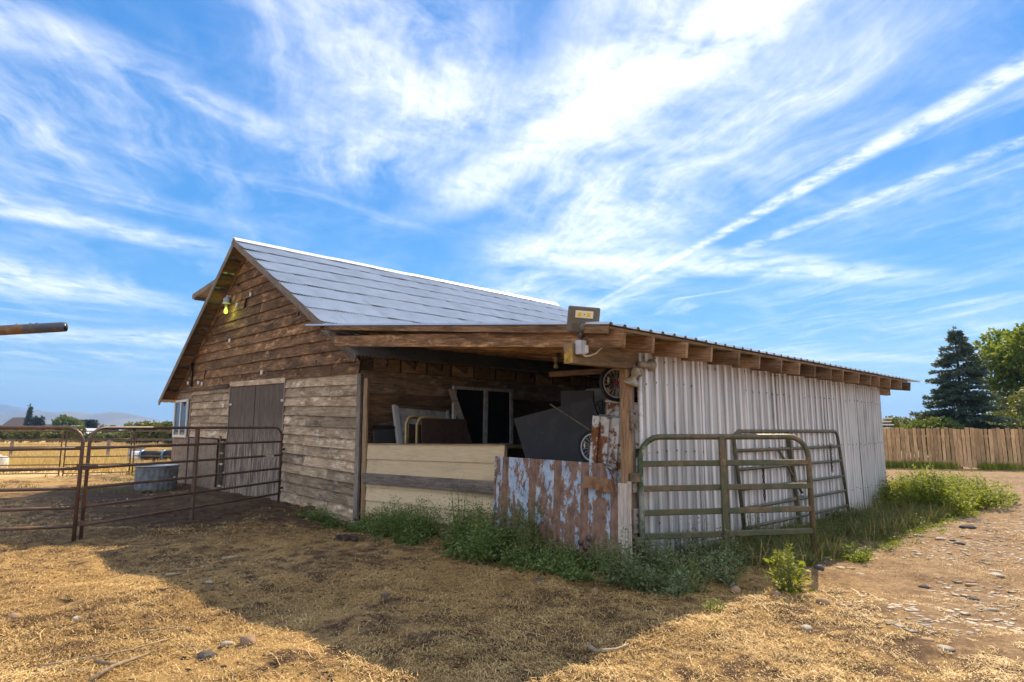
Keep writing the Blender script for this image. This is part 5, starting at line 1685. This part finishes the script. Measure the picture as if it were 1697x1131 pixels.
def build_trees():
    spruce(at(1598, 31), 6.55, 2.55)
    g_ = 'trees behind the board fence'
    rg = random.Random(4)
    b = [(rg.uniform(-2.0, 2.4), rg.uniform(-1.6, 1.6), rg.uniform(2.6, 7.0), rg.uniform(.8, 1.5), rg.uniform(.7, 1.2)) for _ in range(17)]
    tree('leafy_tree', 'bright yellow-green leafy tree at the right edge, behind the spruce', 'tree', at(1716, 38), b, 15000, .26, 'tree_leaf_bright', 3.2, .2, g_)
    b = [(rg.uniform(-2.6, 2.6), rg.uniform(-1.2, 1.2), rg.uniform(1.0, 3.0), rg.uniform(.8, 1.3), rg.uniform(.7, 1.1)) for _ in range(9)]
    tree('leafy_tree', 'lower olive-green tree filling the gap right of the spruce', 'tree', at(1690, 33.5), b, 9000, .22, 'bush_leaf', 1.2, .14, g_)
    for px, d, h, lab, m in ((1478, 34, 2.2, 'wispy grey-green bush just right of the shed corner, above the fence', 'bush_leaf'), (1525, 31, 2.35, 'olive bush left of the spruce, above the fence', 'tree_leaf_green'), (1560, 30, 2.2, 'low green bush at the left foot of the spruce', 'tree_leaf_green')):
        b = [(rg.uniform(-.9, .9), rg.uniform(-.5, .5), h * rg.uniform(.35, .82), rg.uniform(.5, .8), rg.uniform(.35, .55)) for _ in range(7)]
        tree('bush', lab, 'bush', at(px, d), b, 3800, .16, m, h * .5, .06, 'bushes behind the board fence')
    # left: trees by the farmhouse, then the hedge row
    fg = 'trees by the far farmhouse'
    d = 170
    def far_tree(px, dist, top, width, lab, m, n=2600, sz=.7, tall=False):
        h = 1.5 + (714 - top) / 1050 * dist; w = width / 1050 * dist / 2
        rr = random.Random(px)
        if tall: b = [(0, 0, h * (.15 + .8 * i / 7), w * (1.05 - .75 * i / 7), h * .12) for i in range(8)]
        else: b = [(rr.uniform(-.62, .62) * w, rr.uniform(-.5, .5) * w, h * rr.uniform(.35, .78), w * rr.uniform(.35, .55), h * rr.uniform(.18, .28)) for _ in range(11)]
        tree('far_tree', lab, 'tree', at(px, dist), b, n, sz, m, h * .45, .25, fg)
    far_tree(46, 200, 675, 9, 'narrow dark conifer in front of the farmhouse roof', 'far_conifer', 2000, .8, True)
    far_tree(62, 190, 691, 16, 'small dark round tree right of the farmhouse', 'far_conifer', 1500, .8)
    far_tree(112, 165, 688, 48, 'large round green tree in the distance right of the farmhouse', 'tree_leaf_green', 4200, .75)
    far_tree(147, 170, 696, 26, 'dark spreading tree right of the large round green tree', 'far_conifer', 2200, .7)
    far_tree(177, 240, 705, 20, 'low distant brownish tree in the gap before the barn', 'bush_leaf', 900, .8)
    far_tree(192, 240, 706, 12, 'smallest distant tree, right of the low brownish one', 'far_conifer', 700, .8)
    hg = 'bushes of the hedge row beyond the field'
    rr = random.Random(9)
    for i, (px, dist, top, w, lab) in enumerate(((-60, 80, 704, 90, 'hedge bush outside the left edge of the field'), (8, 78, 706, 60, 'leftmost bush of the hedge row beyond the field'), (55, 76, 709, 56, 'low bush of the hedge row below the narrow conifer'), (100, 72, 707, 60, 'yellow-green bush of the hedge row below the large round tree'), (150, 80, 718, 40, 'lowest bush of the hedge row beside the white roof'), (185, 78, 716, 46, 'sparse bush of the hedge row in the gap'),
                                             (232, 66, 698, 50, 'olive bush left of the barn window, over the pipes'), (262, 64, 703, 46, 'thin olive bush between two taller ones near the barn corner'), (292, 62, 697, 44, 'tall olive bush right at the barn corner'), (345, 66, 700, 60, 'olive bush hidden partly behind the barn corner'))):
        h = 1.5 + (714 - top) / 1050 * dist; ww = w / 1050 * dist / 2
        b = [(rr.uniform(-.8, .8) * ww, rr.uniform(-.6, .6), h * rr.uniform(.3, .78), ww * rr.uniform(.3, .5), h * rr.uniform(.2, .3)) for _ in range(10)]
        tree('hedge_bush', lab, 'bush', at(px, dist), b, 2600, .32, 'bush_leaf', h * .4, .08, hg)
    # farmhouse and sheds
    def house(name, lab, cat, px, dist, w, dep, eave, ridge, rz=.0, roof='house_roof', wall='house_wall', win=2):
        c = at(px, dist); t = thing(name, lab, cat, c)
        X = (Matrix.Rotation(rz, 3, 'Z') @ RH).normalized(); Y = Vector((-X.y, X.x, 0))
        def p(x, y, z): return c + X * x + Y * y + Vector((0, 0, z))
        w2, d2 = w / 2, dep / 2
        vs = [p(-w2, -d2, -.3), p(w2, -d2, -.3), p(w2, d2, -.3), p(-w2, d2, -.3), p(-w2, -d2, eave), p(w2, -d2, eave), p(w2, d2, eave), p(-w2, d2, eave), p(-w2, 0, ridge - .1), p(w2, 0, ridge - .1)]
        fix_normals(raw('wall', [v - c for v in vs], [(0, 1, 5, 4), (2, 3, 7, 6), (1, 2, 6, 9, 5), (3, 0, 4, 8, 7), (4, 5, 9, 8), (6, 7, 8, 9)], wall, t, Matrix.Translation(c)))
        o = .5
        k = (ridge - eave) / d2
        for s in (-1, 1):
            fix_normals(slab('roof', [p(-w2 - o, s * (d2 + o), eave - k * o + .05), p(w2 + o, s * (d2 + o), eave - k * o + .05), p(w2 + o, 0, ridge + .05), p(-w2 - o, 0, ridge + .05)], (0, 0, 1), .15, roof, t))
        for i in range(win):
            x = -w2 + w * (i + .5) / win
            f = fix_normals(slab('window', [p(x - .6, -d2 - .04, 1.0), p(x + .6, -d2 - .04, 1.0), p(x + .6, -d2 - .04, 2.2), p(x - .6, -d2 - .04, 2.2)], -Y, .05, 'white_vinyl', t))
            fix_normals(slab('pane', [p(x - .5, -d2 - .06, 1.1), p(x + .5, -d2 - .06, 1.1), p(x + .5, -d2 - .06, 2.1), p(x - .5, -d2 - .06, 2.1)], -Y, .02, 'dusty_glass', f))
        return t
    house('farmhouse', 'distant farmhouse with a low brown gable roof', 'house', 38, 220, 8.5, 8, 3.0, 6.0, R(-12))
    house('far_shed', 'low grey-roofed outbuilding right of the farmhouse', 'shed', 80, 215, 6.0, 5, 2.0, 3.6, R(5), win=1)
    house('far_shed', 'low shed with a pale metal roof in the hedge row', 'shed', 133, 84, 3.4, 3, 1.0, 1.75, R(20), 'white_metal', 'wood_grey', 1)
    house('far_roof_house', 'distant house with a grey gable roof behind the olive bushes', 'house', 262, 110, 5.5, 5, 1.7, 2.75, R(-30), win=1)


build_trees()


# ------------------------------------------------------------------ what lies on the ground
def build_litter():
    # straw, chaff, clods, gravel
    def straw(n, d0, d1, k0, k1, l0, l1, w, thr, seed):
        d = d0 + (d1 - d0) * npr.uniform(0, 1, n) ** 1.15; k = npr.uniform(k0, k1, n)
        x = CAM.x + d * FH.x + d * k * RH.x; y = CAM.y + d * FH.y + d * k * RH.y
        dens = vnoise(x * .8, y * .8, seed) * .4 + vnoise(x * 3.1, y * 3.1, seed + 1) * .35 + vnoise(x * 8, y * 8, seed + 2) * .25
        drive = np.clip((x - y * 1.3 - 1.9) / 2.0, 0, 1) * .24 + np.clip((x - 9) / 2, 0, 1) * .2
        mud = np.clip((y - 5.6) / 2.5, 0, 1) * np.clip((x + 4.4) / 2, 0, 1) * .20
        keep = (dens > thr + drive + mud) & ~((x > -.02) & (y > -.1)) & ~((x > -.05) & (x < 9) & (y > -.15))
        x, y = x[keep], y[keep]; n = len(x)
        a = npr.uniform(0, math.pi, n) + vnoise(x * 1.5, y * 1.5, 30) * 2.0
        L = npr.uniform(l0, l1, n) * npr.uniform(.35, 1, n); ww = w * npr.uniform(.6, 1.3, n)
        dx, dy = np.cos(a) * L / 2, np.sin(a) * L / 2; tl = np.clip(npr.normal(0, .16, n) * L, -.014, .014); nx, ny = -np.sin(a) * ww / 2, np.cos(a) * ww / 2
        z = gz(x, y) + npr.uniform(.002, .018, n)
        mx_, my_ = x + npr.normal(0, .12, n) * L, y + npr.normal(0, .12, n) * L
        hz = npr.uniform(0, .25, n) * ww
        A = lambda sx, sy, s, zz: np.stack([sx + nx * s, sy + ny * s, zz], 1)
        z0 = np.maximum(z - tl, gz(x - dx, y - dy) + .001); z1 = np.maximum(z + tl, gz(x + dx, y + dy) + .001)
        zm = np.maximum(z + np.abs(tl) * .4, gz(mx_, my_) + .002)
        v = np.stack([A(x - dx, y - dy, 1, z0), A(x - dx, y - dy, -1, z0), A(mx_, my_, -1, zm), A(mx_, my_, 1, zm + ww * .4), A(x + dx, y + dy, -1, z1), A(x + dx, y + dy, 1, z1)], 1).reshape(-1, 3)
        i = np.arange(n)[:, None] * 6
        q = np.concatenate([i + np.array([[0, 1, 2, 3]]), i + np.array([[3, 2, 4, 5]])]).reshape(-1, 4)
        tag(np_obj('straw', v, q, 'straw'), kind='stuff')
    straw(260000, 2.9, 10.5, -.86, .84, .020, .095, .0034, .44, 50)
    straw(50000, 9.5, 20, -.86, -.1, .05, .16, .008, .45, 60)
    straw(2600, 2.9, 8, -.86, .8, .16, .34, .0055, .40, 70)

    straw(150000, 2.9, 9.0, -.86, .84, .006, .028, .0042, .22, 90)

    def lumps(name, n, d0, d1, k0, k1, r0, r1, mat, thr, seed, cond, fl=.5):
        d = d0 + (d1 - d0) * npr.uniform(0, 1, n) ** (.9 if name == 'gravel' else 1.2); k = npr.uniform(k0, k1, n)
        x = CAM.x + d * FH.x + d * k * RH.x; y = CAM.y + d * FH.y + d * k * RH.y
        keep = (vnoise(x * 1.1, y * 1.1, seed) > thr) & cond(x, y) & ~((x > -.05) & (y > -.15) & (x < 9))
        x, y = x[keep], y[keep]; n = len(x); z = gz(x, y)
        r = r0 + (r1 - r0) * npr.uniform(0, 1, n) ** 3
        base = np.array([(1, 0, 0), (.3, .95, .05), (-.8, .6, 0), (-.8, -.6, .05), (.3, -.95, 0), (0.1, 0, .8), (-.2, .1, -.5), (.5, .3, .55), (-.4, -.25, .6)])
        tri = [(0, 1, 7), (1, 2, 5), (5, 7, 1), (2, 3, 8), (8, 5, 2), (3, 4, 8), (4, 0, 5), (5, 8, 4), (0, 7, 5), (1, 0, 6), (2, 1, 6), (3, 2, 6), (4, 3, 6), (0, 4, 6)]
        a = npr.uniform(0, 6.28, n); ca, sa = np.cos(a), np.sin(a)
        P = base[None] * r[:, None, None] * npr.uniform(.7, 1.25, (n, 9, 1)) * np.array([1.25, 1, fl])
        X = P[..., 0] * ca[:, None] - P[..., 1] * sa[:, None] + x[:, None]; Y = P[..., 0] * sa[:, None] + P[..., 1] * ca[:, None] + y[:, None]
        v = np.stack([X, Y, P[..., 2] + z[:, None]], 2).reshape(-1, 3)
        f = (np.arange(n)[:, None, None] * 9 + np.array(tri)[None]).reshape(-1, 3)
        tag(np_obj(name, v, f, mat), kind='stuff')
    lumps('soil_clods', 9000, 2.9, 14, -.86, .5, .004, .022, 'clod', .35, 81, lambda x, y: (y > -1 + x * .3), .6)
    lumps('gravel', 34000, 4.8, 22, .05, .86, .007, .046, 'gravel', .22, 85, lambda x, y: (x - y * 1.3 > 2.9), .17)

    import bmesh
    def rock(label, x, y, r, mat, name='stone', flat=.6, group='loose stones on the ground', sx=1.3):
        bm = bmesh.new(); bmesh.ops.create_icosphere(bm, subdivisions=2, radius=1)
        s = rnd.randrange(1000)
        ang = mat == 'dark_stone'
        for v in bm.verts:
            n = float(vnoise(np.array([v.co.x * 1.3 + s]), np.array([v.co.y * 1.3 + v.co.z * 1.1]), s)[0])
            v.co *= .72 + .55 * n
            if ang: v.co = Vector((v.co.x, v.co.y, round(v.co.z * 2.2) / 2.2 * .6 + v.co.z * .4))
            v.co = Vector((v.co.x * r * sx, v.co.y * r, v.co.z * r * flat))
        me = bpy.data.meshes.new(name); bm.to_mesh(me); bm.free(); me.materials.append(M[mat])
        if not ang: me.polygons.foreach_set('use_smooth', [True] * len(me.polygons))
        o = bpy.data.objects.new(name, me)
        link(o, None, Matrix.Translation((x, y, gh(x, y) + r * flat * .30)) @ Matrix.Rotation(rnd.uniform(0, 6.28), 4, 'Z'))
        tag(o, label, 'stone', group)
    S_ = [('dark jagged stone at lower left, next to the rounded tan stone', -4.24, .36, .085, 'dark_stone', .7), ('rounded tan stone at lower left, right of the dark jagged stone', -3.95, .37, .075, 'tan_stone', .9), ('small pale flat stone between the dark and the tan stone', -4.06, .47, .045, 'pale_stone', .5),
          ('brown half-buried stone near the left edge of the picture', -5.08, 2.26, .06, 'tan_stone', .7), ('small pale stone right of the half-buried one at far left', -4.71, 1.96, .045, 'pale_stone', .6), ('flat pale stone on the shadow edge, left', -3.52, 2.52, .055, 'pale_stone', .35),
          ('rounded grey-tan stone at the foot of the corner weeds', -.98, -.31, .065, 'tan_stone', .85), ('pale round stone in the shade under the open gate', .15, -1.08, .06, 'pale_stone', .7), ('brown stone at the shadow edge below the open gate', -.02, -1.24, .07, 'tan_stone', .75), ('grey stone in the shade right of the open gate end', 1.72, -1.35, .09, 'dark_stone', .7), ('pale slab in the shade beside the gate end', 1.2, -1.28, .09, 'pale_stone', .5),
          ('long dark stone at the top of the drive, right of the sunlit weeds', 6.27, -1.85, .13, 'dark_stone', .5), ('dark stone paired with a pale slab on the drive', 4.33, -2.12, .08, 'dark_stone', .5), ('pale slab paired with a dark stone on the drive', 4.62, -1.86, .08, 'pale_stone', .3), ('pale flat stone, largest of those set in the middle of the drive', 2.53, -2.8, .085, 'pale_stone', .2), ('pale flat stone just behind the largest one on the drive', 2.85, -2.75, .075, 'pale_stone', .2),
          ('round grey stone at the foot of the sunlit spiked weed', .10, -1.98, .06, 'tan_stone', .8), ('pale flat stone below the sunlit spiked weed', -.70, -2.16, .07, 'pale_stone', .5), ('dark oval stone at the right of the drive', 1.25, -2.84, .055, 'dark_stone', .6), ('small dark stone in the drive, near its left side', 1.52, -2.40, .05, 'dark_stone', .6), ('flat grey stone in the shade before the rusty sheet', -1.08, .30, .08, 'dark_stone', .45), ('flat grey stone in the shade in the middle of the yard', -2.58, .78, .055, 'dark_stone', .4),
          ('dark lump beside the open gate foot under the spiked weeds', 1.35, -1.48, .07, 'dark_stone', .7), ('round stone on the dirt left of the spiked weed', -.02, -1.62, .055, 'tan_stone', .9)]
    for lab, x, y, r, m, f in S_: rock(lab, x, y, r * .72, m, flat=f)
    rg = random.Random(31)
    for i in range(60):                              # the stones of the drive that cannot be told apart
        d = rg.uniform(4.2, 13); k = rg.uniform(.32, .82); x = CAM.x + d * FH.x + d * k * RH.x; y = CAM.y + d * FH.y + d * k * RH.y
        if x - y * 1.3 < 3.0 or (x > 0 and y > -1.5): continue
        rock('small flat stone bedded in the dirt drive', x, y, rg.uniform(.02, .05), rg.choice(['pale_stone', 'pale_stone', 'tan_stone', 'dark_stone']), 'small_stone', .3, 'small stones of the drive')
    # dung clods in the yard
    for lab, x, y in (('dark dung heap in the straw before the cream panel', -1.35, 3.75), ('dark dung heap beside the round stock tank', -1.45, 13.2)):
        h = thing('dung_heap', lab, 'dung', (x, y, gh(x, y)))
        for k in range(7):
            bm = bmesh.new(); bmesh.ops.create_icosphere(bm, subdivisions=2, radius=.05)
            for v in bm.verts: v.co *= .7 + .6 * rnd.random()
            me = bpy.data.meshes.new('clod'); bm.to_mesh(me); bm.free(); me.materials.append(M['clod'])
            o = bpy.data.objects.new('clod', me); xx, yy = x + rnd.gauss(0, .07), y + rnd.gauss(0, .07)
            link(o, h, Matrix.Translation((xx, yy, gh(xx, yy) + .02)))
    # sticks
    def stick(label, pts, r, mat='stick'):
        pp = [(x, y, gh(x, y) + r + .006 + dz) for x, y, dz in pts]
        n = len(pp); rad = [r * (1 - .6 * i / (n - 1)) for i in range(n)]
        o = tube('fallen_stick', pp, rad, mat, None, 6); tag(o, label, 'stick', 'sticks lying in the straw')
    def g2(px, py):                                  # ground point under a pixel of the plan drawn from the photograph
        U = RH.cross(FWD); r = FWD + RH * ((px - 848.5) / 1040) + U * ((565.5 - py) / 1040); t = -1.5 / r.z
        return (CAM.x + r.x * t, CAM.y + r.y * t)
    for lab, pix, r in (('long thin stick curving across the lower left', [(64, 1103), (110, 1092), (150, 1089), (215, 1078), (285, 1055)], .010), ('thick pale stick running off the bottom edge at lower left', [(150, 1135), (185, 1110), (215, 1100), (240, 1090), (255, 1078)], .016), ('short straight stick above the thick pale one', [(158, 1098), (185, 1102), (210, 1102)], .014),
                        ('arched thin stick left of the dark jagged stone', [(222, 1043), (260, 1039), (300, 1038), (335, 1047)], .009), ('short stick just left of the dark jagged stone', [(298, 1072), (320, 1070), (345, 1075)], .008), ('short grey stick at the lower left corner', [(55, 1121), (88, 1103)], .009), ('brown stick fragment below the long thin stick', [(110, 1113), (146, 1116)], .008), ('stick crossing the edge of the shadow at left', [(283, 946), (310, 943), (333, 942)], .015), ('dark chunk of branch by the crossing stick', [(275, 959), (303, 954)], .018),
                        ('pale curved stick on the shadow edge at the bottom middle', [(978, 1077), (988, 1083), (1005, 1084), (1022, 1079), (1042, 1076)], .020), ('dark broken branch lying in the shade in front of the gate', [(368, 929), (390, 928), (412, 925)], .022), ('thin grey stick in the shade below the rusty sheet', [(950, 998), (972, 1010)], .010)):
        stick(lab, [(*g2(*p), 0) for p in pix], r, 'stick')


build_litter()


# ------------------------------------------------------------------ the air
def build_haze():
    m = bpy.data.materials.new('haze_air'); m.use_nodes = True; nt = m.node_tree; nt.nodes.clear()
    o = nt.nodes.new('ShaderNodeOutputMaterial'); v = nt.nodes.new('ShaderNodeVolumePrincipled')
    v.inputs['Color'].default_value = (.28, .54, 1.0, 1); v.inputs['Density'].default_value = 2.6e-4; v.inputs['Anisotropy'].default_value = .2
    nt.links.new(v.outputs[0], o.inputs['Volume'])
    s = 6600.0; z0, z1 = -6.0, 230.0
    vs = [(x * s, y * s, z) for z in (z0, z1) for x, y in ((-1, -1), (1, -1), (1, 1), (-1, 1))]
    fs = [(3, 2, 1, 0), (4, 5, 6, 7), (0, 1, 5, 4), (1, 2, 6, 5), (2, 3, 7, 6), (3, 0, 4, 7)]
    me = bpy.data.meshes.new('haze'); me.from_pydata(vs, [], fs); me.materials.append(m)
    h = bpy.data.objects.new('haze', me); link(h, None, Matrix.Identity(4)); tag(h, kind='stuff')


build_haze()
